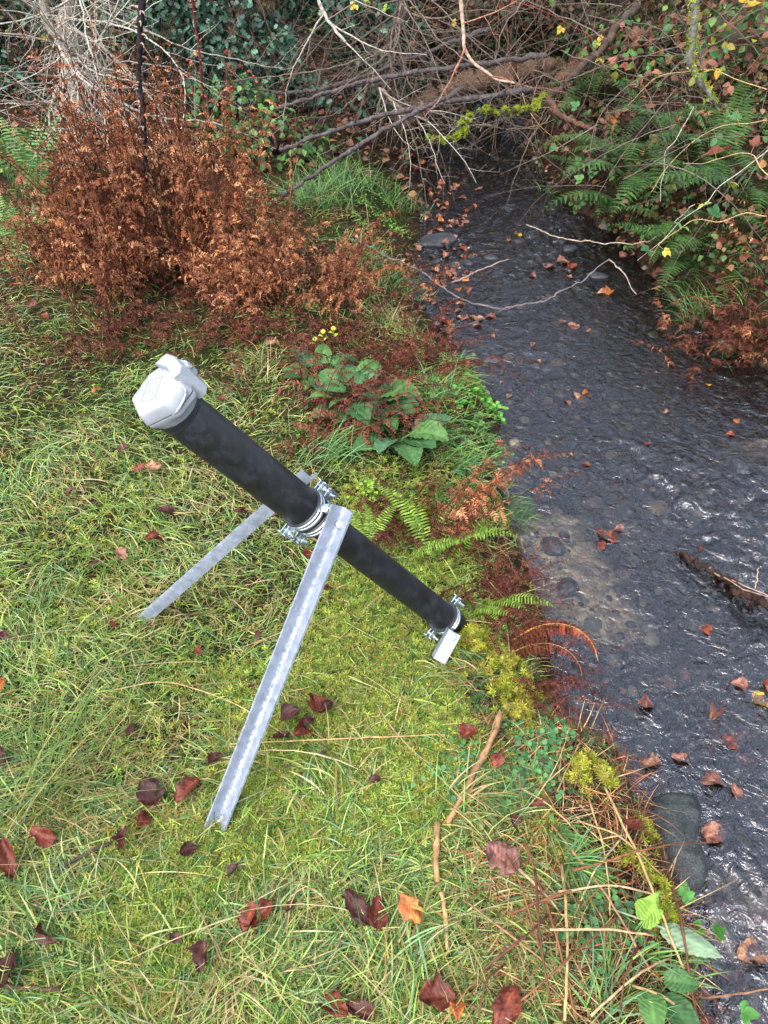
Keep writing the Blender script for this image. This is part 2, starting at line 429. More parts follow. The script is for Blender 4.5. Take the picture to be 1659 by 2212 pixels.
tag(wmb.build('stream_water', water_mat()), 'shallow clear rippling stream water over gravel', 'stream', kind='structure')

# ---------------------------------------------------------------- the monitoring tube on its two steel legs
A = np.array(atd(390, 891, 1.325)); B = np.array(atd(990, 1358, 2.04))
ea = nrm(A - B); vw = nrm(A - np.array([0, 0, CAM_H]))
eq = nrm(-vw - (-vw @ ea) * ea); eq = -eq                      # eq points away from the viewer side
ep = np.cross(ea, eq);
if ep[0] < 0: ep = -ep
LEN = np.linalg.norm(A - B)
Tb = B - ea * .0; base = np.array([B[0], B[1], 0.0])
TUBE = thing('monitoring_tube', 'black monitoring tube with white hinged cap leaning on two galvanised steel legs', 'monitoring tube', base)
def ring_pts(c, ax, x, y, r, k, prof):         # lathe about ax from (axial, radius) pairs
    a = np.linspace(0, 2 * math.pi, k, endpoint=False)
    rows = [c + ax * h + (x * np.cos(a)[:, None] + y * np.sin(a)[:, None]) * rr for h, rr in prof]
    return np.array(rows)
def lathe(mb, c, ax, prof, k=40, col=(.5, .5, .5), close=False):
    x = nrm(np.cross(ax, [.3, .8, .51])); y = np.cross(ax, x)
    if close: prof = list(prof) + [prof[0]]
    rows = ring_pts(np.asarray(c), np.asarray(ax), x, y, 1, k, prof)
    n = len(rows); i = np.arange(n - 1)[:, None] * k; j = np.arange(k)[None]; j2 = (j + 1) % k
    mb.add(rows.reshape(-1, 3), np.stack([i + j, i + j2, i + k + j2, i + k + j], -1).reshape(-1, 4), col)
def smooth_angle(o, ang=35):
    me = o.data
    try: me.set_sharp_from_angle(angle=R(ang))
    except Exception: pass
# tube: sleeve and main length
mb = MB()
SL = LEN * .330
pf = [(-.0, .0425), (-SL * .25, .0425), (-SL * .5, .0422), (-SL * .75, .0418), (-SL, .0412), (-SL - .004, .0385), (-SL - .02, .0355), (-LEN * .6, .0352), (-LEN * .8, .0354), (-LEN - .02, .0350), (-LEN - .09, .0345), (-LEN - .10, .026)]
pf = [(0.0, .036), (0.0, .0425)] + pf[1:]
lathe(mb, A, ea, pf, 48)
o = mb.build('tube', M_tube, TUBE); smooth_angle(o)
mb = MB(); prof = [(-.004, .0428)]
for i in range(5):
    h = .001 + i * .0032; prof += [(h, .0445), (h + .0018, .0445), (h + .0022, .0422), (h + .0030, .0422)]
prof += [(.017, .0415), (.022, .0415)]
lathe(mb, A, ea, prof, 48); o = mb.build('threaded_collar', M_rub, TUBE); smooth_angle(o)

# cap, in (p, q, a) millimetre coordinates about the tube end
CC = A + ep * .004
def cp(p, q, a): return CC + ep * (p / 1000) + eq * (q / 1000) + ea * (a / 1000)
hexa = [(-41, 45), (-56, -22), (-10, -66), (36, -66), (58, -10), (50, 30), (17, 52)]
def rounded(poly_, n=12, r=.16):
    out = []; m_ = len(poly_)
    for i in range(m_):
        a = np.array(poly_[i - 1], float); b = np.array(poly_[i], float); c = np.array(poly_[(i + 1) % m_], float)
        p0 = b + (a - b) * r; p1 = b + (c - b) * r
        for t in np.linspace(0, 1, n): out.append((1 - t) ** 2 * p0 + 2 * t * (1 - t) * b + t * t * p1)
    return np.array(out)
hx = rounded(hexa, 6, .08)
_c = np.vstack([hx, hx[:1]]); _l = np.concatenate([[0], np.cumsum(np.linalg.norm(np.diff(_c, axis=0), axis=1))])
hx = np.stack([np.interp(np.linspace(0, _l[-1], 113)[:-1], _l, _c[:, k]) for k in (0, 1)], -1)
ang = np.arctan2(hx[:, 1], hx[:, 0]); circ = np.stack([np.cos(ang), np.sin(ang)], -1)
def loft(mb, secs, cap_top=True, cap_bot=True):
    rows = []
    for (a, fh, rc, s) in secs:               # a height, fh share of hexagon, rc circle radius, s scale of hexagon
        q2 = hx * s * fh + circ * rc * (1 - fh)
        rows.append(np.array([cp(x, y, a) for x, y in q2]))
    rows = np.array(rows); n, k = rows.shape[:2]
    i = np.arange(n - 1)[:, None] * k; j = np.arange(k)[None]; j2 = (j + 1) % k
    s0 = mb.n; mb.add(rows.reshape(-1, 3), np.stack([i + j, i + j2, i + k + j2, i + k + j], -1).reshape(-1, 4), (.8, .8, .8))
    if cap_top: mb.f.append(np.array([list(range((n - 1) * k, n * k))]) + s0)
    if cap_bot: mb.f.append(np.array([list(range(k))[::-1]]) + s0)
CAP = MB()
loft(CAP, [(8, 0, 43, 1), (12, 0, 46, 1), (20, .15, 48, .95), (27, .6, 50, .95), (31, 1, 0, .965), (36, 1, 0, .985), (39, 1, 0, .985), (40, 1, 0, .955)])
cap = CAP.build('cap', M_white, TUBE); smooth_angle(cap, 40)
def sub(mb, name, mat, parent, ang_=40):      # sub-part: geometry given in world, parent's parent holds the offset
    o = mb.build(name, mat, parent, origin=tuple(base)); smooth_angle(o, ang_); return o
LID = MB()
loft(LID, [(41.5, 1, 0, .96), (43, 1, 0, 1.0), (45, 1, 0, 1.005), (56, 1, 0, .955), (62, 1, 0, .93), (64.5, 1, 0, .90), (65.3, 1, 0, .86)])
lid = sub(LID, 'lid', M_white, cap)
# raised frame and lines of raised lettering on the lid
LT = MB()
def barp(mb, p0, q0, p1, q1, w, a0, h):
    d = np.array([p1 - p0, q1 - q0]); d = d / (np.linalg.norm(d) + 1e-9); s = np.array([-d[1], d[0]]) * w / 2
    c = [(p0 - s[0], q0 - s[1]), (p1 - s[0], q1 - s[1]), (p1 + s[0], q1 + s[1]), (p0 + s[0], q0 + s[1])]
    v = [cp(x, y, a0) for x, y in c] + [cp(x, y, a0 + h) for x, y in [(cx_ * .97 + sum(k[0] for k in c) / 4 * .03, cy_ * .97 + sum(k[1] for k in c) / 4 * .03) for cx_, cy_ in c]]
    mb.add(v, [[0, 1, 5, 4], [1, 2, 6, 5], [2, 3, 7, 6], [3, 0, 4, 7], [4, 5, 6, 7]], (.8, .8, .8))
def LQ(s, t):                                  # lid lettering frame: s along the lines, t across
    o_ = np.array([-4.0, 4.0]); sx = nrm(np.array([-.80, -.60])); tx = np.array([-sx[1], sx[0]])
    r_ = o_ + sx * s + tx * t; return r_
for (s0, t0, s1, t1) in [(-24, 17, 22, 17), (-24, -17, 22, -17), (-24, -17, -24, 17), (22, -17, 22, 17)]:
    a_, b_ = LQ(s0, t0), LQ(s1, t1); barp(LT, a_[0], a_[1], b_[0], b_[1], 1.8, 65.1, 1.3)
rs = random.Random(4)
for t0, n_, st in ((6, 8, 4.4), (-5, 7, 4.4)):
    for i in range(n_):
        s0 = -16 + i * st
        for _ in range(3):
            a_ = LQ(s0 + rs.uniform(-1.2, 1.2), t0 + rs.uniform(-2, 2)); b_ = LQ(s0 + rs.uniform(-1.2, 1.2), t0 + rs.uniform(-2, 2))
            barp(LT, a_[0], a_[1], b_[0], b_[1], 1.1, 65.1, 1.1)
sub(LT, 'raised_lettering', M_white, cap)
# hinge block along the upper edge of the lid
HB = MB()
def prism(mb, pts2, a0, a1, ch=2.0, col=(.8, .8, .8)):
    pts2 = np.array(pts2, float); c = pts2.mean(0); n = len(pts2)
    rows = []
    for a, k in ((a0, 1), (a1 - ch, 1), (a1 - ch * .3, 1 - .6 * ch / 20), (a1, 1 - ch * 1.5 / 20)):
        rows.append([cp(*(c + (q - c) * k), a) for q in pts2])
    rows = np.array(rows); m_ = len(rows)
    i = np.arange(m_ - 1)[:, None] * n; j = np.arange(n)[None]; j2 = (j + 1) % n
    s0 = mb.n; mb.add(rows.reshape(-1, 3), np.stack([i + j, i + j2, i + n + j2, i + n + j], -1).reshape(-1, 4), col)
    mb.f.append(np.array([list(range((m_ - 1) * n, m_ * n))]) + s0); mb.f.append(np.array([list(range(n))[::-1]]) + s0)
prism(HB, rounded([(33, 34), (60, 24), (64, -8), (58, -44), (46, -56), (32, -50), (40, -12)], 4, .10), 16, 80, 5)
hb = sub(HB, 'hinge', M_white, cap)
HL = MB(); prism(HL, rounded([(58, 2), (68, 0), (71, -12), (66, -24), (58, -24)], 6, .3), 34, 58, 2); sub(HL, 'lug', M_white, cap)
HP = MB(); pp = np.array([cp(66, 14, 50), cp(66, -30, 50)]); tube(HP, pp, .0028, 10, (.5, .5, .5)); sub(HP, 'pin', M_zinc, cap)
# curved lip that hooks over the lid's lower corner
LP = MB()
q_ = [cp(30, -52, 58), cp(30, -60, 62), cp(30, -68, 56), cp(20, -68, 48), cp(-2, -67, 43), cp(-14, -60, 41)]
tube(LP, spline(q_, 24), .0022, 8, (.8, .8, .8)); sub(LP, 'rim_bead', M_white, cap)

def hexbolt(mb, c, ax, r, h, k=6):
    ax = nrm(ax); lathe(mb, c, ax, [(0, 0.0001), (0, r), (h * .85, r), (h, r * .85), (h, 0.0001)], k)
def cyl(mb, a, b, r, k=12): 
    d = np.asarray(b) - np.asarray(a); L_ = np.linalg.norm(d); lathe(mb, a, d / L_, [(0, .0001), (0, r), (L_, r), (L_, .0001)], k)
def boxf(mb, c, x, y, z, sx, sy, sz, col=(.5, .5, .5)):
    v = [np.asarray(c) + x * sx * i + y * sy * j + z * sz * k for k in (-.5, .5) for j in (-.5, .5) for i in (-.5, .5)]
    mb.add(v, [[0, 2, 3, 1], [4, 5, 7, 6], [0, 1, 5, 4], [2, 6, 7, 3], [0, 4, 6, 2], [1, 3, 7, 5]], col)
def clamp(dist, r, pdir, qdir, bossdir):
    c = A - ea * dist
    mb = MB(); lathe(mb, c, ea, [(-.009, r + .0052), (-.0095, r + .0066), (.0095, r + .0066), (.009, r + .0052)], 48, close=True)
    for h in (-.0045, .0045): lathe(mb, c + ea * h, ea, [(-.001, r + .0064), (0, r + .0078), (.001, r + .0064)], 48)
    ring = mb.build('clamp', M_zinc, TUBE); smooth_angle(ring, 30)
    mb = MB()
    lathe(mb, c, ea, [(-.0125, r - .001), (-.0125, r + .0056), (-.0098, r + .0080), (-.0094, r + .0045), (.0094, r + .0045), (.0098, r + .0080), (.0125, r + .0056), (.0125, r - .001)], 48, close=True)
    sub(mb, 'rubber_liner', M_rub, ring)
    for s in (-1, 1):
        mb = MB(); e = pdir * s; cc = c + e * (r + .017)
        for t in (-.0055, .0055):
            boxf(mb, cc + qdir * t, e, ea, qdir, .024, .020, .0022)
            boxf(mb, cc + qdir * (t * 1.9) + e * .0115, e, ea, qdir, .0022, .020, .007)
        sub(mb, 'ear', M_zinc, ring)
        mb = MB(); cb = cc + e * .002
        cyl(mb, cb + qdir * .012, cb - qdir * .028, .0034, 12); hexbolt(mb, cb + qdir * .0085, qdir, .0065, .005)
        hexbolt(mb, cb - qdir * .0075, -qdir, .0058, .005)
        sub(mb, 'clamp_bolt', M_zinc, ring, 30)
    mb = MB(); b0 = c + bossdir * (r + .006)
    hexbolt(mb, b0, bossdir, .0095, .022); cyl(mb, b0 + bossdir * .02, b0 + bossdir * .042, .0042, 12)
    hexbolt(mb, b0 + bossdir * .027, bossdir, .0088, .006)
    sub(mb, 'boss', M_zinc, ring, 30)
    return b0 + bossdir * .034
near = -eq
rot = lambda v, a: v * math.cos(a) + np.cross(ea, v) * math.sin(a)
d1 = LEN * .345; d2 = d1 + .031; d3 = LEN * .925
j1 = clamp(d1, .0385, ep, eq, rot(near, R(28)) if rot(near, R(28)) @ ep > near @ ep else rot(near, R(-28)))
j2 = clamp(d2, .0365, rot(ep, R(10)), rot(eq, R(10)), -near)
j3 = clamp(d3, .0355, ep, eq, nrm(near * .85 - ep * .5))

def angle_leg(top, foot, n1, w, th, name, bolt_at, bolt_dir, topcut=0.0):
    """equal angle section; the inner corner runs top to foot, flanges point along f1 and f2"""
    ax = nrm(foot - top); f = n1 - (n1 @ ax) * ax; f = nrm(f); g_ = np.cross(ax, f)
    L_ = np.linalg.norm(foot - top); n = 40
    f1 = nrm(f + g_); f2 = nrm(f - g_)
    out = -nrm(f1 + f2)
    sec = [f1 * w, f1 * w * .75, f1 * w * .5, f1 * w * .25 , f1 * th * .9, f1 * th * .25 + f2 * th * .25, f2 * th * .9, f2 * w * .25, f2 * w * .5, f2 * w * .75, f2 * w,
           f2 * w + (-f1) * th, f2 * w * .5 - f1 * th, -f1 * th * .6 - f2 * th * .6, f1 * w * .5 - f2 * th, f1 * w - f2 * th]
    crust = np.array([.25, .0, .0, .25, .8, .9, .8, .3, .02, .0, .2, .3, 0, 0, 0, .3])
    ts = np.linspace(0, 1, n); rows = []
    for t in ts: rows.append([top + ax * L_ * t + s_ for s_ in sec])
    rows = np.array(rows)
    if topcut:
        for i, s_ in enumerate(sec): rows[0, i] -= ax * topcut * (s_ @ f1) / w
    k = len(sec); i = np.arange(n - 1)[:, None] * k; j = np.arange(k)[None]; j2_ = (j + 1) % k
    fade = .35 + .65 * sm(ts * 1.6)
    col = (crust[None] * fade[:, None])[..., None] * np.ones(3)
    mb = MB(); mb.add(rows.reshape(-1, 3), np.stack([i + j, i + k + j, i + k + j2_, i + j2_], -1).reshape(-1, 4), col.reshape(-1, 3))
    mb.f.append(np.array([list(range(k))])); mb.f.append(np.array([list(range((n - 1) * k, n * k))[::-1]]))
    o = mb.build(name, M_galv, TUBE); smooth_angle(o, 30)
    if bolt_at is not None:
        mb = MB(); hexbolt(mb, bolt_at, bolt_dir, .0105, .008); cyl(mb, bolt_at - bolt_dir * .02, bolt_at, .005)
        sub(mb, 'bolt', M_galv, o, 30)
    return o
t1 = atd(744, 1096, 1.52); f1_ = G(461, 1793) - np.array([0, 0, .012])
toc = nrm(np.array([0, 0, CAM_H]) - (t1 + f1_) / 2)
axl = nrm(f1_ - t1); side = nrm(np.cross(axl, toc))
angle_leg(t1, f1_, toc + side * .12, .0285, .0045, 'leg', t1 + axl * .037 + toc * .004 - side * .005, nrm(toc - side * .25))
t2 = atd(663, 1022, 1.70); f2_ = G(299, 1336) - np.array([0, 0, .012])
toc2 = nrm(np.array([0, 0, CAM_H]) - (t2 + f2_) / 2); axl2 = nrm(f2_ - t2); side2 = nrm(np.cross(axl2, toc2))
up2 = side2 if side2[2] > 0 else -side2
# flat face toward the viewer: one flange lies across the view, the other falls away below
angle_leg(t2 - up2 * .016, f2_ - up2 * .016, nrm(up2 - toc2), .030, .0045, 'leg', None, None)
t3 = atd(982, 1366, 1.90); f3_ = atd(948, 1428, 1.90)
toc3 = nrm(np.array([0, 0, CAM_H]) - t3); axl3 = nrm(f3_ - t3); side3 = nrm(np.cross(axl3, toc3))
angle_leg(t3 + side3 * .013, f3_ + side3 * .013, nrm(toc3 * -1.5 + side3 * -1), .030, .004, 'ground_bracket', t3 + axl3 * .012 + toc3 * .003, toc3)

# ---------------------------------------------------------------- grass and moss of the near bank
def blades(mb, P, L, W, az, e0, e1, col, seg=5, wig=.5, floor=None):
    n = len(P); t = np.linspace(0, 1, seg + 1)
    tm = (t[:-1] + t[1:]) / 2
    e = e0[:, None] + (e1 - e0)[:, None] * tm[None] ** .8
    a = az[:, None] + rng.normal(0, wig, (n, 1)) * tm[None]
    d = np.stack([np.cos(e) * np.cos(a), np.cos(e) * np.sin(a), np.sin(e)], -1) * (L / seg)[:, None, None]
    pts = np.concatenate([np.zeros((n, 1, 3)), np.cumsum(d, 1)], 1) + P[:, None, :]
    if floor is not None: pts[:, :, 2] = np.maximum(pts[:, :, 2], P[:, None, 2] + floor * rng.uniform(.3, 1.6, (n, 1)) * t[None])
    tw = rng.uniform(-.8, .8, (n, 1)) + rng.normal(0, .5, (n, 1)) * t[None]
    dd = nrm(np.concatenate([d, d[:, -1:]], 1))
    sd_ = nrm(np.stack([-np.sin(az), np.cos(az), np.zeros(n)], -1))[:, None, :] * np.ones((1, seg + 1, 1))
    up = np.cross(sd_, dd)
    sv = sd_ * np.cos(tw)[..., None] + up * np.sin(tw)[..., None]
    w = (W[:, None] * (1 - t[None] ** 2.2 * .92) * (.65 + .35 * np.minimum(1, t[None] * 4)))[..., None] / 2
    v = np.stack([pts - sv * w, pts + sv * w], 2).reshape(n, -1, 3)
    m_ = 2 * (seg + 1)
    f = np.array([[2 * i, 2 * i + 1, 2 * i + 3, 2 * i + 2] for i in range(seg)])
    f = (f[None] + (np.arange(n) * m_)[:, None, None]).reshape(-1, 4)
    c = np.repeat(col, m_, 0)
    mb.add(v.reshape(-1, 3), f, c)

G_COLS = [K(138, 172, 74), K(164, 194, 96), K(108, 148, 68), K(192, 212, 124), K(66, 98, 44), K(146, 182, 122), K(84, 118, 52), K(176, 198, 96)]
G_STRAW = [K(190, 172, 118), K(172, 150, 92), K(206, 190, 140), K(158, 128, 74), K(176, 168, 110)]
G_TEAL = [K(104, 146, 98), K(124, 160, 112), K(92, 136, 84)]
tub_xy = np.array([[A[0], A[1]], [B[0], B[1]]])
def left_points(n, dens, lo=.03, wmax=5.2):
    """points on the left bank, more of them close by"""
    out = []
    while sum(len(o) for o in out) < n:
        m_ = n * 2
        t = rng.uniform(-.92, .42, m_)                        # image slope
        dz = -SP + t * CP; d = -CAM_H / dz; y = d * (CP + t * SP)
        x = rng.uniform(-.62, .62, m_) * d
        ok = (y > -.25) & (y < wmax) & (x < mid_x(y))
        x = x[ok]; y = y[ok]
        s = sdist(x, y); k = s > lo; x = x[k]; y = y[k]; s = s[k]
        k = rng.random(len(x)) < dens(x, y, s); out.append(np.stack([x[k], y[k]], -1))
    p = np.concatenate(out)[:n]
    return np.column_stack([p, H(p[:, 0], p[:, 1])])
mossf = lambda x, y: sm((fbm(x * 2.1 + 7, y * 2.1, 61, 3) - .42) / .16) * np.exp(-((x - .05) / .75) ** 2) * sm((2.2 - y) / .5)
gapf = lambda x, y: 1 - .9 * np.exp(-((x - B[0] + .02) ** 2 + (y - B[1] + .1) ** 2) / .055 ** 2)
d_grass = lambda x, y, s: gapf(x, y) * np.clip(.25 + .75 * sm(s / .25), 0, 1) * (1 - .6 * mossf(x, y)) * (1 - .8 * np.exp(-((x + .72) / .5) ** 2 - ((y - 3.4) / .4) ** 2)) * (1 - .93 * sm((.42 - s) / .12) * sm((1.25 - y) / .15) * (x > .05)) * (1 - .6 * sm((x - .3) / .4) * sm((2.0 - y) / .3) * (y > .9))
GR = MB()
def dome(P): # tussocks: the turf is uneven
    return (fbm(P[:, 0] * 4, P[:, 1] * 4, 71, 2) - .5)
n = 72000
P = left_points(n, d_grass)
fld = fbm(P[:, 0] * 1.6, P[:, 1] * 1.6, 81, 2) * 9
az = fld + rng.normal(0, 1.0, n)
mixs = fbm(P[:, 0] * 5, P[:, 1] * 5, 83, 3)
st = rng.random(n) < (.17 + .75 * sm((mixs - .46) / .25) * .55)
col = pick(G_COLS, n, .16); col[st] = pick(G_STRAW, st.sum(), .14)
tl = (rng.random(n) < .10) & ~st; col[tl] = pick(G_TEAL, tl.sum(), .12)
L = rng.gamma(5, .0100, n) * (1 + dome(P)); L = np.clip(L, .02, .17)
blades(GR, P, L, rng.uniform(.0015, .0038, n), az, rng.uniform(.2, 1.15, n), rng.uniform(-.75, .25, n), col, 4, .7, .010)
n = 22000                                     # short under-growth and dead thatch
P = left_points(n, d_grass)
col = pick(G_COLS + G_STRAW[:2] + [K(98, 80, 48), K(70, 90, 40)], n, .2)
blades(GR, P, rng.uniform(.012, .04, n), rng.uniform(.001, .0022, n), rng.uniform(0, 6.3, n), rng.uniform(.6, 1.4, n), rng.uniform(-.2, .8, n), col, 2, .4, .004)
# tussocks of long blades combed one way
tus = [(120, 1250, 60, .16), (60, 1700, 60, .2), (250, 1420, 50, .14), (720, 1720, 70, .13), (180, 1960, 60, .15), (560, 2060, 60, .13), (330, 960, 50, .13),
       (850, 2120, 90, .16), (40, 2100, 60, .16), (560, 1210, 40, .12), (80, 980, 60, .15), (330, 1130, 50, .14), (130, 700, 60, .14), (60, 560, 60, .16), (480, 870, 60, .14), (700, 1240, 50, .1), (300, 2160, 60, .13)]
for (px, py, n, L0) in tus:
    c = G(px, py); n = int(n * 1.6)
    off = rng.normal(0, .05, (n, 2)); P = np.column_stack([c[:2] + off, np.zeros(n)]); P[:, 2] = H(P[:, 0], P[:, 1])
    a0 = rng.uniform(0, 6.3); az = a0 + rng.normal(0, .55, n)
    col = pick(G_TEAL + G_COLS, n, .14); s_ = rng.random(n) < .25; col[s_] = pick(G_STRAW, s_.sum())
    blades(GR, P, rng.uniform(.4, 1.0, n) * L0, rng.uniform(.002, .0042, n), az, rng.uniform(.5, 1.2, n), rng.uniform(-.6, .1, n), col, 6, .35, .015)
n = 420                                       # long pale dead stalks lying across the turf
P = left_points(n, d_grass)
blades(GR, P + [0, 0, .012], rng.uniform(.12, .34, n), rng.uniform(.0012, .0026, n), rng.uniform(0, 6.3, n), rng.uniform(.05, .5, n), rng.uniform(-.25, .05, n), pick(G_STRAW, n), 6, .35, .014)
for ft in (G(461, 1793), G(299, 1336), G(950, 1432)):   # turf pushed up round the feet
    n = 90; a = rng.uniform(0, 6.3, n); r_ = rng.uniform(.018, .05, n); P = np.column_stack([ft[0] + np.cos(a) * r_, ft[1] + np.sin(a) * r_, np.zeros(n)]); P[:, 2] = H(P[:, 0], P[:, 1])
    blades(GR, P, rng.uniform(.03, .06, n), rng.uniform(.0015, .0035, n), rng.uniform(0, 6.3, n), rng.uniform(.5, 1.4, n), rng.uniform(-.4, .4, n), pick(G_COLS + G_STRAW[:2], n), 4, .5, .005)
tag(GR.build('grass', M_grass), 'mown green and straw-coloured grass of the stream bank', 'grass', kind='stuff')

# moss: little feathery stars
def star_tpl(k=7):
    v = []; f = []
    for i in range(k):
        a = i * 2 * math.pi / k + (i % 2) * .25; e = .25 + .5 * (i % 3) / 2
        d = np.array([math.cos(a) * math.cos(e), math.sin(a) * math.cos(e), math.sin(e)]); s_ = np.array([-math.sin(a), math.cos(a), 0]) * .11
        b = len(v); v += [(0, 0, 0), tuple(d * .5 - s_), tuple(d), tuple(d * .5 + s_)]; f.append([b, b + 1, b + 2, b + 3])
    return np.array(v, float), np.array(f)
ST_V, ST_F = star_tpl()
def star_patch(mb, P, s, cols, up=.5, var=.15):
    n = len(P); nn = nrm(rdir(n) * up + [0, 0, 1]); fw = nrm(np.cross(nn, rdir(n)))
    inst(mb, ST_V, ST_F, P + np.column_stack([np.zeros((n, 2)), rng.uniform(0, .008, n)]), frames(fw, nn), s, pick(cols, n, var))
MS = MB()
n = 24000
P = left_points(n, lambda x, y, s: (.05 + mossf(x, y)) * (s > np.where((y < 1.2) & (x > .05), .3, .04)), .03, 3.0)
star_patch(MS, P, rng.uniform(.008, .017, n), [K(168, 188, 80), K(180, 190, 84), K(130, 158, 60), K(136, 140, 60), K(160, 156, 80), K(104, 140, 60)])
n = 8000                                      # finer darker green carpet
P = left_points(n, lambda x, y, s: np.clip(1.4 * np.exp(-((x - .28) / .22) ** 2 - ((y - 1.08) / .22) ** 2) + .5 * np.exp(-((x - .06) / .12) ** 2 - ((y - 1.4) / .2) ** 2) + np.exp(-((x + .56) / .1) ** 2 - ((y - .84) / .07) ** 2), 0, 1), .03, 2.6)
star_patch(MS, P, rng.uniform(.004, .008, n), [K(96, 140, 80), K(80, 128, 66), K(112, 150, 96)])
tag(MS.build('moss_carpet', M_moss), 'yellow-green feathery moss growing between the grass', 'moss', kind='stuff')

def cushion(name_label, pts, sd_, n, grp='bright moss cushions on the bank edge', hgt=.05):
    mb = MB(); mids = []
    for (px, py) in pts:
        c = G(px, py); mids.append(c)
        q = np.clip(rng.normal(0, 1, (n, 3)), -2, 2) * [sd_, sd_, 0]; r2 = (q[:, 0] ** 2 + q[:, 1] ** 2) / (sd_ ** 2 * 3)
        P = q + c; P[:, 2] = H(P[:, 0], P[:, 1]) + hgt * np.exp(-r2) * rng.uniform(.3, 1, n)
        kk = fbm(P[:, 0] * 30, P[:, 1] * 30, 12, 2) > .45; P = P[kk]; star_patch(mb, P, rng.uniform(.007, .015, len(P)), [K(176, 182, 60), K(150, 160, 52), K(190, 188, 84), K(120, 134, 46), K(150, 130, 70)], .8, .2)
    c = np.mean(mids, 0)
    tag(mb.build('moss_cushion', M_moss, None, tuple(c)), name_label, 'moss', grp)
cushion('bright yellow-green moss cushion on the bank edge below the curled bracken frond', [(1090, 1450), (1115, 1500), (1128, 1545)], .03, 420)
cushion('small yellow moss cushion at the buried end of the black tube', [(1020, 1395), (985, 1425)], .028, 300)
cushion('long yellow-green moss cushion on the bank above the dark boulder', [(1250, 1660), (1290, 1690), (1330, 1725)], .022, 420)
cushion('yellow moss tuft at the left side of the dark boulder', [(1395, 1800), (1370, 1880)], .02, 200)
cushion('yellow moss tuft beside the tall pale green leaf', [(1440, 1990), (1425, 1940)], .02, 240)
cushion('mossy lump between dead bracken below the foxglove', [(905, 1120)], .03, 220)

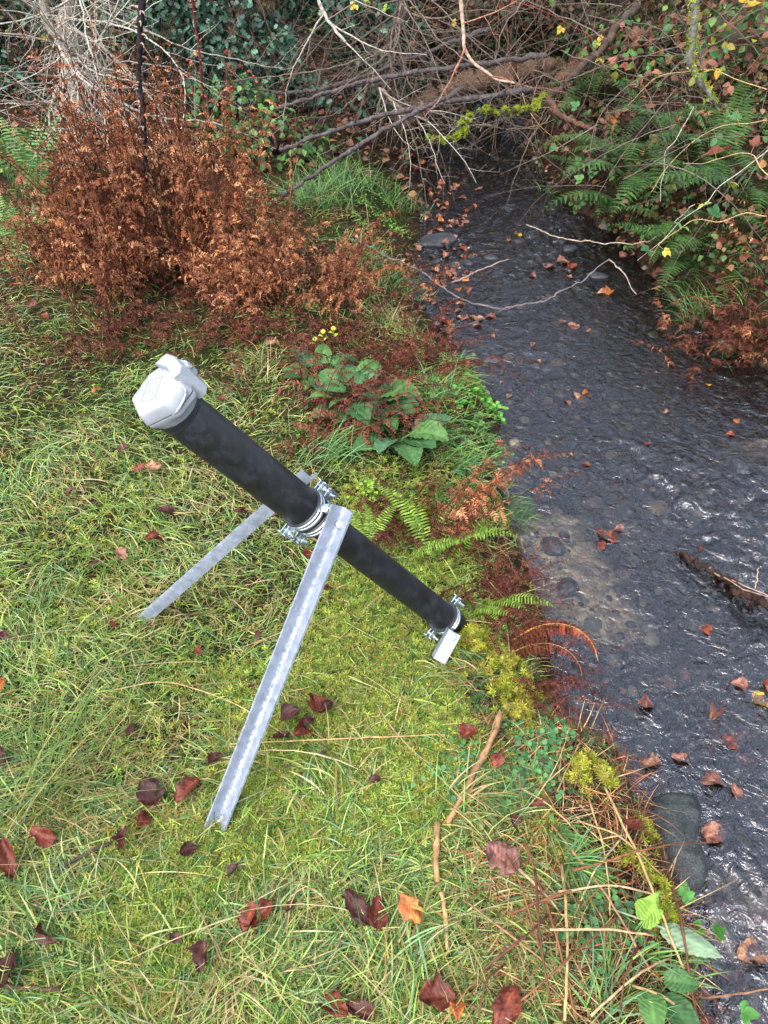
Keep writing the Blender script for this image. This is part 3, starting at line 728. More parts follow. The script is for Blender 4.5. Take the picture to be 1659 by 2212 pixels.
# ---------------------------------------------------------------- fern and bracken fronds
def frond(L, e0, e1, np_, pl, ang=65, pinn=0, pw=.011, droop=.2, curlm=0., dry=0., stem=.18, cols=None, scol=None, prof='lance', az_bend=0., sd=1):
    """frond from the origin along +X; every pinna a leaf strip or (pinn>0) a rachis with pinnules"""
    rr = np.random.default_rng(sd); mb = MB(); N = 26
    t = np.linspace(0, 1, N); e = e0 + (e1 - e0) * t ** 1.3
    az = az_bend * t ** 2 + (rr.normal(0, .10) * np.sin(t * 7) if dry else 0)
    d = np.stack([np.cos(e) * np.cos(az), np.cos(e) * np.sin(az), np.sin(e)], -1) * L / (N - 1)
    p = np.concatenate([[[0, 0, 0]], np.cumsum(d[:-1], 0)]); tn = nrm(d)
    scol = scol if scol is not None else K(96, 60, 40)
    tube(mb, p, np.linspace(.0026, .0006, N) * (L / .8) ** .5, 4, scol, cap=False)
    cols = np.asarray(cols)
    def leafstrip(base, dirv, nv, l, w, c):
        tt = np.array([0, .25, .6, 1.0]); ww = np.array([.55, 1, .8, .12]) * w / 2
        side = nrm(np.cross(nv, dirv)); q = base + dirv * (tt * l)[:, None] - np.array([0, 0, 1]) * (droop * l * tt ** 2)[:, None]
        v = np.concatenate([q - side * ww[:, None], q + side * ww[:, None]])
        mb.add(v, [[0, 4, 5, 1], [1, 5, 6, 2], [2, 6, 7, 3]], c)
    for i in range(np_):
        u = stem + (1 - stem) * (i + .5) / np_ ; k = min(N - 1, int(u * (N - 1))); w_ = (u - stem) / (1 - stem)
        if prof == 'lance': lp = pl * math.sin(math.pi * min(1, (w_ * .93 + .07)) ** .75) ** .8
        else: lp = pl * (1 - w_) ** .85 * min(1, .55 + w_ * 4)
        lp = max(lp, pl * .05)
        side = nrm(np.cross([0, 0, 1.0], tn[k])); nv = np.cross(tn[k], side)
        for s in (-1, 1):
            if dry and rr.random() < .12: continue
            aa = R(ang + (rr.normal(0, 14) if dry else rr.normal(0, 3)))
            dv = nrm(tn[k] * math.cos(aa) + side * s * math.sin(aa) + (nv * rr.normal(-.1, .35) if dry else nv * .05))
            l = lp * (rr.uniform(.6, 1.1) if dry else rr.uniform(.94, 1.04))
            c = cols[rr.integers(len(cols))] * rr.uniform(.8, 1.2)
            if not pinn: leafstrip(p[k], dv, nv, l, pw, c); continue
            # pinna with pinnules
            M = max(4, int(pinn * (.35 + .65 * l / pl))); tt = np.linspace(0, 1, M + 1)
            cr = (curlm * rr.uniform(.3, 1.4)) if dry else droop
            ax = dv[None] * np.cos(cr * tt)[:, None] - np.array([0, 0, 1]) * np.sin(cr * tt)[:, None] * 1.0
            if dry: ax = ax + side * rr.normal(0, .3) * np.sin(tt * 4)[:, None]
            ax = nrm(ax) * l / M; q = p[k] + np.concatenate([[[0, 0, 0]], np.cumsum(ax[:-1], 0)])
            ax = nrm(ax); sl = l * .22 if not dry else l * .24
            sl = min(sl, .026 if not dry else .021) * (1 - tt * .75)
            sd2 = nrm(np.cross(nv, ax)) if not dry else nrm(np.cross(nv + rr.normal(0, .5, 3), ax))
            for s2 in (-1, 1):
                pd = sd2 * s2 * .9 + ax * .35 + (rr.normal(0, .22, (M + 1, 3)) if dry else 0) - (np.array([0, 0, .25]) if dry else 0)
                pd = nrm(pd) * sl[:, None]; wv = ax * (l / M * (.30 if dry else .40))
                if dry: wv = wv + nv * (l / M * .12) * rr.normal(0, 1, (M + 1, 1))
                v = np.stack([q - wv, q + pd * .6 - wv * .9, q + pd, q + pd * .6 + wv * .8, q + wv], 1).reshape(-1, 3)
                f = (np.arange(M + 1) * 5)[:, None] + np.arange(5)[None]
                cc = np.repeat(c[None] * rr.uniform(.82, 1.2, (M + 1, 1)), 5, 0)
                mb.add(v, f, cc)
            mb_q = q[::max(1, M // 4)]
            if len(mb_q) > 2: tube(mb, mb_q, .0007, 3, scol, cap=False)
    return mb
def frond_meshes(n, mat, fn):
    out = []
    for i in range(n):
        me = fn(i).mesh('frond'); me.materials.append(mat); out.append(me)
    return out
rq = random.Random(5)
U = rq.uniform
BR_OR = [K(176, 112, 78), K(196, 134, 96), K(146, 88, 62), K(212, 156, 114)]
BR_MID = [K(128, 82, 62), K(108, 66, 52), K(146, 94, 70)]
BR_DK = [K(106, 64, 52), K(76, 48, 44), K(114, 72, 60)]
GREEN_L = [K(128, 166, 58), K(150, 186, 72), K(108, 146, 52)]
GREEN_D = [K(64, 104, 48), K(84, 124, 56), K(48, 84, 42)]
GREEN_M = [K(110, 160, 90), K(130, 176, 100)]
fr_tall = frond_meshes(9, M_dry, lambda i: frond(1.0, R(88), R(U(15, 72)), 21, .15, 62, 14, dry=1, curlm=2.1, stem=.1, cols=BR_OR + BR_MID, prof='tri', az_bend=U(-.8, .8), sd=i + 1))
fr_arch = frond_meshes(7, M_dry, lambda i: frond(.75, R(70), R(U(-50, -15)), 18, .12, 66, 12, dry=1, curlm=2.0, stem=.12, cols=BR_OR + BR_MID, prof='tri', az_bend=U(-.7, .7), sd=i + 31))
fr_low = frond_meshes(7, M_dry, lambda i: frond(.55, R(40), R(U(-35, -5)), 18, .09, 70, 10, dry=1, curlm=1.3, stem=.1, cols=BR_DK + BR_MID[:2], scol=K(86, 40, 34), prof='tri', az_bend=U(-.9, .9), sd=i + 61))
fr_hard = frond_meshes(4, M_frond, lambda i: frond(.34, R(55), R(U(-30, -5)), 30, .042, 72, 0, .0068, .25, stem=.12, cols=GREEN_L, scol=K(120, 140, 60), sd=i + 91))
fr_shield = frond_meshes(5, M_frond, lambda i: frond(.62, R(52), R(U(-62, -35)), 34, .078, 74, 9, droop=.35, stem=.1, cols=GREEN_D, scol=K(80, 100, 50), sd=i + 111, az_bend=U(-.3, .3)))
fr_lady = frond_meshes(3, M_frond, lambda i: frond(.6, R(80), R(U(20, 45)), 24, .10, 74, 0, .013, droop=.3, stem=.1, cols=GREEN_M, scol=K(120, 130, 70), sd=i + 131))
fr_rust = frond_meshes(2, M_dry, lambda i: frond(.34, R(25), R(-40), 34, .034, 78, 0, .007, .5, stem=.05, cols=[K(140, 66, 44), K(110, 50, 36)], scol=K(220, 180, 100), sd=i + 141, az_bend=-2.1))

def fern(name, label, cat, base, spec, group=None):
    """spec: (meshes, count, azimuth range in degrees, scale range, spread, tilt)"""
    t = thing(name, label, cat, base, group)
    for (ms, n, a0, a1, s0, s1, spr, tilt) in spec:
        for i in range(n):
            a = R(U(a0, a1)); r = abs(rq.gauss(0, spr)); b = rq.random() * 6.28
            ox, oy = r * math.cos(b), r * math.sin(b)
            gz = float(H(np.array([base[0] + ox]), np.array([base[1] + oy]))[0])
            child('frond', rq.choice(ms), t, (ox, oy, gz - base[2] - .005), (rq.gauss(0, tilt), rq.gauss(0, tilt) , a), U(s0, s1))
    return t
BRK = 'dead bracken plants on the left bank'
fern('bracken', 'tallest orange-brown dead bracken clump standing behind the lawn', 'bracken', G(300, 620), [(fr_tall, 60, 0, 360, .8, 1.2, .2, .10), (fr_arch, 22, 150, 300, .7, 1.0, .2, .15)], BRK)
fern('bracken', 'upright orange-brown dead bracken clump right of the thorny black stem', 'bracken', G(440, 590), [(fr_tall, 52, 0, 360, .75, 1.18, .17, .10), (fr_arch, 14, -60, 60, .6, .9, .15, .15)], BRK)
fern('bracken', 'rounded orange dead bracken mound between the tall clump and the stream', 'bracken', G(560, 650), [(fr_arch, 54, 0, 360, .6, .92, .16, .15), (fr_tall, 18, 0, 360, .45, .68, .14, .15)], BRK)
fern('bracken', 'low dead bracken fronds arching from the mound towards the water', 'bracken', G(700, 650), [(fr_arch, 32, -60, 60, .6, .9, .14, .12)], BRK)
fern('bracken', 'curled orange bracken clump at the far left beside the green fern', 'bracken', G(200, 600), [(fr_arch, 30, 60, 260, .6, .95, .18, .15), (fr_tall, 20, 0, 360, .7, .98, .16, .12)], BRK)
fern('bracken', 'flattened dark red-brown bracken lying on the lawn edge in front of the tall clump', 'bracken', G(260, 730), [(fr_low, 32, 0, 360, .5, .95, .24, .15)], BRK)
fern('bracken', 'flattened dark bracken at the foot of the orange mound', 'bracken', G(500, 740), [(fr_low, 30, 0, 360, .5, .9, .22, .15)], BRK)
fern('bracken', 'dark reddish bracken above the foxglove rosette', 'bracken', G(740, 760), [(fr_low, 24, 0, 360, .5, .9, .18, .15)], BRK)
fern('bracken', 'wine-brown bracken crest arching over the water edge above the watercress', 'bracken', G(880, 800), [(fr_low, 22, -40, 200, .5, .95, .10, .1)], BRK)
fern('bracken', 'thin dark bracken stalks leaning over the foxglove rosette', 'bracken', G(680, 950), [(fr_low, 22, -10, 110, .8, 1.35, .12, .15)], BRK)
fern('bracken', 'matted dark bracken between foxglove and the light green fern', 'bracken', G(880, 1130), [(fr_low, 40, 0, 360, .35, .7, .08, .2)], BRK)
fern('bracken', 'wet dark bracken hanging over the bank beside the tube foot', 'bracken', G(1060, 1300), [(fr_low, 40, -80, 100, .3, .62, .08, .2)], BRK)
fern('bracken', 'black-brown bracken hanging over the water under the moss cushion', 'bracken', G(1150, 1480), [(fr_low, 20, -120, 10, .25, .5, .05, .25)], BRK)
fern('bracken', 'long dark bracken fronds reaching out over the stream', 'bracken', G(960, 1180), [(fr_arch, 9, 0, 45, .55, .8, .05, .1)], BRK)
fern('bracken', 'orange-brown dead bracken at the right edge of the far bank', 'bracken', G(1640, 640), [(fr_arch, 20, 90, 300, .4, .7, .16, .15), (fr_low, 22, 90, 300, .6, 1.0, .16, .2)], 'dead bracken on the far bank')
fern('bracken', 'small dead bracken tuft low over the water on the far bank', 'bracken', G(1600, 740), [(fr_low, 22, 90, 270, .4, .7, .1, .15)], 'dead bracken on the far bank')
fern('fern', 'light green lady fern standing at the left edge behind the lawn', 'fern', G(85, 430), [(fr_lady, 8, 0, 360, .75, 1.05, .04, .08)])
fern('fern', 'small bright green fern in the grass at the far left', 'fern', G(30, 530), [(fr_lady, 7, -60, 200, .35, .5, .05, .1)])
fern('fern', 'yellow-green hard fern on the bank beside the lower tube', 'fern', G(925, 1195), [(fr_hard, 9, -15, 55, .5, .78, .03, .15), (fr_hard, 3, 90, 140, .5, .8, .02, .1)], 'hard ferns beside the tube')
fern('fern', 'small hard fern tuft just behind the steel leg clamp', 'fern', G(790, 1190), [(fr_hard, 4, 20, 120, .4, .6, .02, .1)], 'hard ferns beside the tube')
fern('fern', 'green hard fern hanging over the bank above the curled rusty frond', 'fern', G(1030, 1310), [(fr_hard, 4, -65, 0, .42, .62, .03, .15)], 'hard ferns beside the tube')
fern('fern', 'fading fern with a rust-brown curled frond over the water', 'fern', G(1085, 1395), [(fr_rust, 3, 5, 40, .75, .95, .02, .08)], 'hard ferns beside the tube')
for lab, px, py, n, s0, s1 in [('dark green fern fronds hanging lowest over the water on the far bank', 1410, 400, 9, .8, 1.15), ('dark green fern in the middle of the far bank', 1500, 370, 9, .75, 1.05),
                               ('dark green fern at the right edge of the far bank', 1610, 430, 9, .8, 1.1), ('dark green fern behind the others under the brambles', 1400, 290, 6, .6, .9),
                               ('dark green fern below the mossy hanging branch', 1560, 290, 6, .6, .9), ('dark green fern just above the small dead bracken', 1520, 520, 7, .6, .9), ('small dark green fern beside the mossy branch end', 1290, 215, 8, .7, .95), ('dark green fern nearest the narrows on the far bank', 1290, 330, 6, .5, .75), ('dark green fern hanging over the curved thorny stem', 1345, 440, 10, .65, .95), ('low dark green fern over the water beside the arching bright grass', 1450, 560, 8, .5, .75)]:
    fern('fern', lab, 'fern', G(px, py), [(fr_shield, n, 150, 320, s0, s1, .07, .15)], 'dark green ferns on the far bank')
fern('fern', 'light green fern above the dark ferns on the far bank', 'fern', G(1560, 340), [(fr_lady, 5, 160, 260, .7, .9, .04, .1)], 'dark green ferns on the far bank')

# ---------------------------------------------------------------- broad-leaved plants
def big_leaf(L, W, e0, e1, col, petiole=.25, wr=.004, fold=.25, teeth=.06, sd=1, under=None, twist=0.0, vein=1.0):
    """wrinkled ovate leaf from the origin along +X with petiole, midrib and side veins"""
    rr = np.random.default_rng(sd); mb = MB(); R_, C_ = 18, 9
    t = np.linspace(0, 1, R_); Ls = L * (1 + petiole)
    N = 30; tt = np.linspace(0, 1, N); e = e0 + (e1 - e0) * tt ** 1.4
    path = np.concatenate([[[0, 0, 0]], np.cumsum(np.stack([np.cos(e), 0 * e, np.sin(e)], -1)[:-1] * Ls / (N - 1), 0)])
    bl = petiole / (1 + petiole)
    pos = np.array([[np.interp(bl + (1 - bl) * a, tt, path[:, k]) for k in range(3)] for a in t])
    tn = nrm(np.gradient(pos, axis=0)); nv = nrm(np.cross(tn, [0, -1, 0])) * -1
    nv = np.where(nv[:, 2:3] < 0, -nv, nv)
    w = W / 2 * np.sin(math.pi * np.clip(t * .94 + .05, 0, 1) ** .78) ** .75
    s = np.linspace(-1, 1, C_)
    v = np.zeros((R_, C_, 3)); c = np.zeros((R_, C_, 3))
    for i in range(R_):
        a = twist * t[i]
        sv = np.array([0, math.cos(a), 0]) + nv[i] * math.sin(a); ww = w[i] * (1 + teeth * (1 if i % 2 else -1))
        for j in range(C_):
            q = s[j]; ve = math.cos((t[i] * 9 - abs(q) * 2.2) * 2 * math.pi)
            z = fold * ww * abs(q) ** 1.3 + wr * ve * (1 - .3 * abs(q)) * (abs(q) > .05) + wr * rr.normal(0, .35) - wr * .9 * (abs(q) < .05)
            v[i, j] = pos[i] + sv * ww * q + nv[i] * z
            c[i, j] = col * (1 + .38 * ve * (abs(q) > .05) * vein) * (1.35 if abs(q) < .05 else 1) * rr.uniform(.9, 1.1)
    mb.add(v.reshape(-1, 3), grid_faces(R_, C_), c.reshape(-1, 3))
    pe = path[:int(N * bl) + 3]
    if len(pe) > 3: tube(mb, pe, .0022 * (L / .12) ** .5, 5, col * 1.3, cap=False)
    return mb
FOX = [K(78, 118, 66), K(66, 104, 60), K(92, 132, 70), K(84, 122, 84)]
fox_m = []
for i in range(10):
    me = big_leaf(.125, .080, R(U(25, 60)), R(U(-35, 0)), FOX[i % 4], .35, .0028, .2, sd=i, twist=U(-.5, .5)).mesh('leaf'); me.materials.append(M_leafy); fox_m.append(me)
def rosette(label, base, items, cat='foxglove', name='foxglove', group=None):
    t = thing(name, label, cat, base, group)
    for (az, sc, r, tz, k) in items:
        child('leaf', fox_m[k % len(fox_m)], t, (r * math.cos(R(az)), r * math.sin(R(az)), tz), (U(-.2, .2), U(-.15, .15), R(az)), sc)
    return t
fx = G(770, 900)
its = [(az + U(-12, 12), s, .015, z, k) for k, (az, s, z) in enumerate([(0, 1.3, .05), (25, 1.0, .06), (60, 1.15, .06), (95, 1.1, .05), (125, 1.2, .04), (150, 1.15, .05), (185, 1.1, .04), (210, 1.1, .03),
      (240, 1.0, .03), (275, 1.25, .03), (300, 1.5, .02), (325, 1.55, .03), (345, 1.45, .04), (45, .8, .08), (110, .8, .09), (170, .8, .08), (230, .7, .07), (290, .85, .07), (350, .8, .08), (80, .6, .1), (200, .6, .1), (310, .6, .1)])]
rosette('green foxglove rosette of large wrinkled leaves between bracken and stream', fx, its, group='foxglove rosettes')
fx2 = G(690, 830)
rosette('smaller foxglove rosette behind the main one', fx2, [(a + U(-15, 15), U(.7, 1.05), .01, .03, k) for k, a in enumerate(range(20, 380, 36))], group='foxglove rosettes')
fx3 = G(860, 960)
rosette('foxglove leaves reaching down towards the tube', fx3, [(a, U(.9, 1.35), .01, .02, k + 3) for k, a in enumerate((250, 285, 310, 335, 20, 215, 160))], group='foxglove rosettes')
fx4 = G(1390, 2120)
rosette('foxglove leaves at the bottom of the bank over the water', fx4, [(a, s, .01, .02, k) for k, (a, s) in enumerate([(-10, .5), (-60, .68), (-95, .6)])], group='foxglove rosettes')
def single_leaf(label, base, az, me, name='broad_leaf', rot=(0, 0), sc=1, cat='leaf', grp=None):
    o = bpy.data.objects.new(name, me); scene.collection.objects.link(o); o.location = tuple(float(a) for a in base); o.rotation_euler = (rot[0], rot[1], R(az)); o.scale = (sc,) * 3
    return tag(o, label, cat, grp)
me = big_leaf(.12, .05, R(78), R(95), K(150, 190, 84), .3, .002, .3, sd=50, twist=.9).mesh('broad_leaf'); me.materials.append(M_leafy)
single_leaf('upright pale green broad leaf with yellow edges standing on the bank', G(1370, 2010), 20, me)
me = big_leaf(.11, .045, R(20), R(-10), K(132, 158, 124), .9, .0016, -.3, sd=51, twist=.2, vein=.8).mesh('broad_leaf'); me.materials.append(M_leafy)
single_leaf('pale grey-green upturned foxglove leaf reaching over the water at the bottom', G(1310, 1970, .02), -28, me)
for k, (px, py, lab) in enumerate([(700, 745, 'small bright yellow leaf pair standing above the foxglove'), (722, 738, 'tallest bright yellow leaf above the foxglove'), (683, 762, 'yellow leaf nearest the tube cap above the foxglove')]):
    mb = MB(); tv, tf = leaf_tpl(.4, 6, .15, .3)
    n = 4; P = np.array([[0, 0, .02 + .014 * i] for i in range(n)]); fw = nrm(np.array([[math.cos(a), math.sin(a), .7] for a in (0.4, 3.4, 1.6, 4.6)]))
    inst(mb, tv, tf, P, frames(fw, [0, 0, 1]), .024, pick([K(226, 226, 70), K(210, 214, 80)], n, .06)); tube(mb, [[0, 0, -.02], [0, 0, .07]], .0012, 4, K(140, 150, 60))
    b = G(px, py + 14, .03); mb2 = mb.build('yellow_plant', M_leafy, None, (0, 0, 0)); mb2.location = tuple(b); tag(mb2, lab, 'plant', 'small yellow plants above the foxglove')

# little round-leaved ground plants
def carpet(name, label, cat, pts, n, spread, s, cols, h=.02, tplw=.42, mat=None, grp=None, zup=.8):
    mb = MB(); tv, tf = leaf_tpl(tplw, 5, .1, .2); P = []
    for (px, py) in pts:
        c = G(px, py); q = c + rng.normal(0, 1, (n, 3)) * [spread, spread, 0]; q[:, 2] = H(q[:, 0], q[:, 1]); q[:, 2] = np.maximum(q[:, 2], ZW + .006) + rng.uniform(.2, 1, n) * h; P.append(q)
    P = np.concatenate(P); m_ = len(P)
    fw = rdir(m_, -.1, .5); up = nrm(rdir(m_) * .5 + [0, 0, zup])
    inst(mb, tv, tf, P, frames(fw, up), rng.uniform(.7, 1.3, m_) * s, pick(cols, m_, .14))
    o = mb.build(name, mat or M_leafy, None, tuple(P.mean(0))); return tag(o, label, cat, grp, 'stuff')
carpet('watercress', 'bright green watercress patch at the water edge right of the foxglove', 'watercress', [(1020, 840), (1045, 865), (1000, 870), (1060, 885), (1015, 815)], 95, .035, .019, [K(110, 180, 66), K(92, 164, 60), K(130, 190, 80)], .035)
carpet('creeping_plant', 'small round-leaved light green sprig just above the upper clamps', 'plant', [(800, 1060), (790, 1085)], 26, .018, .012, [K(150, 196, 70)], .04)
CV = [K(76, 130, 74), K(60, 112, 66), K(92, 142, 80)]
for k, (pts, lab) in enumerate([([(1170, 1590), (1185, 1615), (1150, 1580)], 'dark green clover-like patch under the hanging dark bracken'), ([(1150, 1640), (1180, 1680), (1120, 1690)], 'clover-like green patch on the bank left of the long moss cushion'),
                                ([(1290, 1960), (1330, 1990), (1250, 1990), (1300, 2010)], 'clover-like green patch left of the upright pale leaf'), ([(1010, 1640), (980, 1680), (1040, 1690)], 'fine green clover patch where the long stick lies'),
                                ([(620, 640), (660, 660), (600, 680)], 'green leaves creeping out under the orange bracken mound'), ([(110, 480), (90, 510), (130, 500)], 'small green leaves under the far left bracken'),
                                ([(790, 440), (820, 470), (860, 500), (780, 480), (840, 440)], 'light green leafy patch between mound and stream'), ([(960, 830), (930, 860), (1060, 960)], 'small green leaves in the bank grass by the water')]):
    carpet('ground_plant', lab, 'ground plant', pts, 80, .035, .012, CV if k < 4 else [K(120, 160, 72), K(96, 144, 70)], .02, .5, None, 'low leafy plants on the bank')

# grass tufts that stand as clumps of their own
def tuft(label, px, py, n, L0, cols, lean=0.0, az=None, spread=.03, e=(.7, 1.5), e1=(-.6, .6), grp='grass tufts along the water edge', W=(.0022, .0042), name='grass_tuft'):
    c = G(px, py); c[2] = max(c[2], ZW - .01); P = c + rng.normal(0, spread, (n, 3)) * [1, 1, 0]
    P[:, 2] = np.maximum(H(P[:, 0], P[:, 1]), ZW - .03); mb = MB()
    a = rng.uniform(0, 6.3, n) if az is None else R(az) + rng.normal(0, .7, n)
    blades(mb, P, rng.uniform(.55, 1.15, n) * L0, rng.uniform(W[0], W[1], n), a, rng.uniform(e[0], e[1], n), rng.uniform(e1[0], e1[1], n), pick(cols, n, .13), 7, .3)
    return tag(mb.build(name, M_grass, None, tuple(c)), label, 'grass tuft', grp)
TG = G_TEAL + [K(116, 160, 74), K(140, 176, 84), K(100, 150, 70)]
for i, (px, py, n, L0, sp, az, lab) in enumerate([
    (680, 440, 240, .30, .10, None, 'tall fine green grass tuft between orange mound and the bare twigs'), (750, 400, 220, .28, .09, None, 'tall green grass tuft in front of the dark sloping branches'),
    (860, 440, 190, .15, .08, None, 'short bright grass tuft where the stream narrows'), (800, 560, 180, .16, .09, None, 'grass tuft behind the low arching bracken'),
    (860, 620, 150, .13, .07, -20, 'grass tuft on the low wet edge beside the branch lying in the water'), (830, 690, 130, .13, .06, None, 'pale grass tuft above the wine-brown bracken crest'),
    (990, 800, 90, .12, .035, -10, 'grass tuft just above the watercress'), (950, 860, 110, .14, .04, None, 'grass tuft between foxglove and watercress'),
    (940, 960, 150, .16, .045, -60, 'long green grass tuft falling to the right of the foxglove'), (1000, 1010, 150, .14, .045, -30, 'grass tuft at the water edge above the long dark fronds'),
    (960, 1080, 120, .13, .04, -70, 'grass tuft between the foxglove and the light green fern'), (1110, 1110, 90, .10, .03, -30, 'grass tuft on the water edge right of the light green fern'),
    (1035, 930, 90, .1, .035, -20, 'grass tuft below the watercress'), (690, 990, 120, .18, .05, 10, 'wide bladed grass tuft behind the upper half of the black tube'),
    (560, 800, 120, .13, .05, None, 'pale grass tuft right of the white cap'), (1010, 1460, 80, .11, .03, 200, 'straw-coloured grass tuft drooping below the ground bracket'),
    (1000, 1740, 80, .12, .022, -10, 'pale grass tuft lying over the long stick'), (1230, 1870, 110, .10, .010, -30, 'dense blue-green grass tuft at the heart of the dead stems'),
    (1205, 1800, 60, .085, .010, -50, 'small blue-green grass tuft above the dense one'), (1080, 1740, 45, .10, .02, -10, 'grass tuft between long stick and the bank edge'),
    (1420, 2080, 40, .09, .02, -20, 'dark grass tuft below the upright pale leaf'), (1300, 2180, 60, .13, .03, 60, 'long bladed grass tuft at the bottom edge of the bank')]):
    cs = TG if i not in (5, 14, 15, 16) else TG + G_STRAW * 2
    tuft(lab, px, py, n, L0, cs, 0, az, sp)
for (px, py, n, L0, az, lab) in [(1510, 690, 90, .22, 150, 'arching bright grass tuft rooted at the water on the far bank'), (1600, 650, 70, .2, 200, 'thin grass tuft behind the small far bank bracken'), (1480, 600, 50, .16, 200, 'grass tuft under the dark ferns at the water'),
                                 (1180, 420, 30, .12, None, 'small grass tuft in the water at the foot of the far bank'), (1570, 760, 40, .16, 250, 'sparse grass tuft hanging over the pale stones')]:
    tuft(lab, px, py, n, L0, TG, 0, az, .04, grp='grass tufts on the far bank')
tuft('rushes growing tall at the left edge among lawn grass', 110, 1720, 26, .55, [K(96, 126, 60), K(110, 136, 60)], 0, 60, .03, (1.0, 1.4), (.3, .9), 'tall dark rush blades in the lawn', (.002, .003), 'rush_tuft')
tuft('rush blades leaning across the lawn at the bottom left', 70, 1760, 18, .45, [K(96, 126, 60), K(150, 140, 80)], 0, 20, .04, (.6, 1.1), (.2, .6), 'tall dark rush blades in the lawn', (.002, .003), 'rush_tuft')

# ---------------------------------------------------------------- stones
def stone(label, c, dims, rz, mat, sd, name='rock', cat='rock', grp=None, flat=0.0, sub_=4):
    import bmesh
    bm = bmesh.new(); bmesh.ops.create_icosphere(bm, subdivisions=sub_, radius=1)
    v = np.array([a.co[:] for a in bm.verts]); f = np.array([[b.index for b in a.verts] for a in bm.faces]); bm.free()
    ad = fbm(v[:, 0] * 1.2 + sd * 7 + v[:, 2] * .7, v[:, 1] * 1.2 + v[:, 2] * .8, sd, 3) - .5
    ad2 = fbm(v[:, 0] * 6 + v[:, 2] * 3, v[:, 1] * 6 - v[:, 2] * 2, sd + 9, 2) - .5
    v = v * (1 + .55 * ad + .07 * ad2)[:, None]
    if flat: v[:, 2] = np.where(v[:, 2] > flat, flat + (v[:, 2] - flat) * .25, v[:, 2])
    v = v * dims; cs, sn = math.cos(rz), math.sin(rz)
    v = np.stack([v[:, 0] * cs - v[:, 1] * sn, v[:, 0] * sn + v[:, 1] * cs, v[:, 2]], -1)
    mb = MB(); mb.add(v + c, f, (.1, .1, .1)); return tag(mb.build(name, mat, None, tuple(c)), label, cat, grp)
# the boulder: a bean-shaped top traced on its waterline, rounded over
bo = [(1390, 1735), (1440, 1716), (1490, 1722), (1512, 1750), (1508, 1790), (1500, 1830), (1516, 1850), (1528, 1890), (1510, 1925), (1488, 1950), (1450, 1935), (1420, 1880), (1396, 1820), (1380, 1775)]
bp = np.array([atz(a, b, ZW + .02)[:2] for a, b in bo]); bc = bp.mean(0)
bp = spline(np.vstack([bp, bp[:1]]), 49)[:-1, :2]
rows = []
for k, (s_, z) in enumerate([(1.06, -.1), (1.03, -.03), (1.0, .012), (.965, .034), (.90, .052), (.78, .062), (.6, .068), (.4, .071), (.2, .073), (.02, .074)]):
    q = bc + (bp - bc) * s_; zz = ZW + z + (fbm(q[:, 0] * 16, q[:, 1] * 16, 3, 3) - .5) * .022 * (k > 2); q = q + (fbm(q[:, 0] * 40, q[:, 1] * 40 + k, 4, 2) - .5)[:, None] * .004
    rows.append(np.column_stack([q, zz]))
rows = np.array(rows); n, k = rows.shape[:2]; i = np.arange(n - 1)[:, None] * k; j = np.arange(k)[None]; j2 = (j + 1) % k
mb = MB(); mb.add(rows.reshape(-1, 3), np.stack([i + j, i + j2, i + k + j2, i + k + j], -1).reshape(-1, 4), (.1, .1, .1))
tag(mb.build('boulder', M_boulder, None, (bc[0], bc[1], ZW)), 'large dark wet boulder half in the water at the lower right bank', 'boulder')
stone('dark flat slate stone at the water edge among leaves', atz(945, 520, ZW + .01), (.12, .08, .035), .4, M_slate, 3, flat=.4)
stone('pale grey and tan stone on the far bank waterline', atz(1578, 738, ZW + .02), (.075, .05, .05), .3, M_pale, 5)
stone('brown stone beside the pale one on the far bank', atz(1625, 745, ZW + .0), (.08, .05, .04), .1, M_slate, 6)
for k, (px, py, s) in enumerate([(1060, 780, .05), (1225, 1270, .05), (1195, 1180, .05), (1290, 600, .06), (1230, 540, .06), (1010, 570, .05), (1470, 560, .07), (1180, 800, .04), (1600, 1010, .05), (1060, 560, .05), (1100, 450, .06)]):
    lab = ['dark stone under the ripples at the left bank above the watercress', 'dark submerged stone in the pale silt, nearer the fern', 'dark submerged stone where the long dark fronds touch the water', 'dark stone breaking the surface below the curved thorny stem', 'dark stone under the curved thorny stem',
           'dark slab among leaves on the narrow stream edge', 'dark stone at the foot of the dark ferns', 'small dark stone in the ripples right of the watercress', 'small dark stone at the right edge of the stream', 'small dark slab right of the flat slate stone', 'dark stone in the narrows below the tangle'][k]
    stone(lab, atz(px, py, ZW - .012), (s, s * .7, s * .42), k, M_slate, 20 + k, grp='dark stones in the stream bed', sub_=3)
PB = MB()                                      # pebbles of the bed
n = 6000; q = np.column_stack([rng.uniform(0, 3.0, n), rng.uniform(.3, 6.2, n)]); s_ = sdist(q[:, 0], q[:, 1]); q = q[s_ < .02]; n = len(q)
tv = np.array([[1, 0, 0], [.5, .8, 0], [-.5, .8, 0], [-1, 0, 0], [-.5, -.8, 0], [.5, -.8, 0], [.5, .2, .5], [-.1, .5, .55], [-.5, -.1, .5], [.1, -.4, .55]])
tf3 = np.array([[0, 1, 6], [1, 7, 6], [1, 2, 7], [2, 3, 8], [2, 8, 7], [3, 4, 8], [4, 9, 8], [4, 5, 9], [5, 0, 6], [5, 6, 9], [6, 7, 9], [7, 8, 9]])
fw = rdir(n, -.1, .1); inst(PB, tv, tf3, np.column_stack([q, H(q[:, 0], q[:, 1])]), frames(fw, nrm(rdir(n) * .2 + [0, 0, 1])), rng.gamma(3, .0042, n), pick([K(104, 98, 86), K(66, 62, 58), K(136, 124, 104), K(84, 70, 56), K(44, 42, 42), K(36, 36, 36)], n, .25))
M_peb = mat_col('pebble', .5, 0, .4, 60, .7, 1.25)
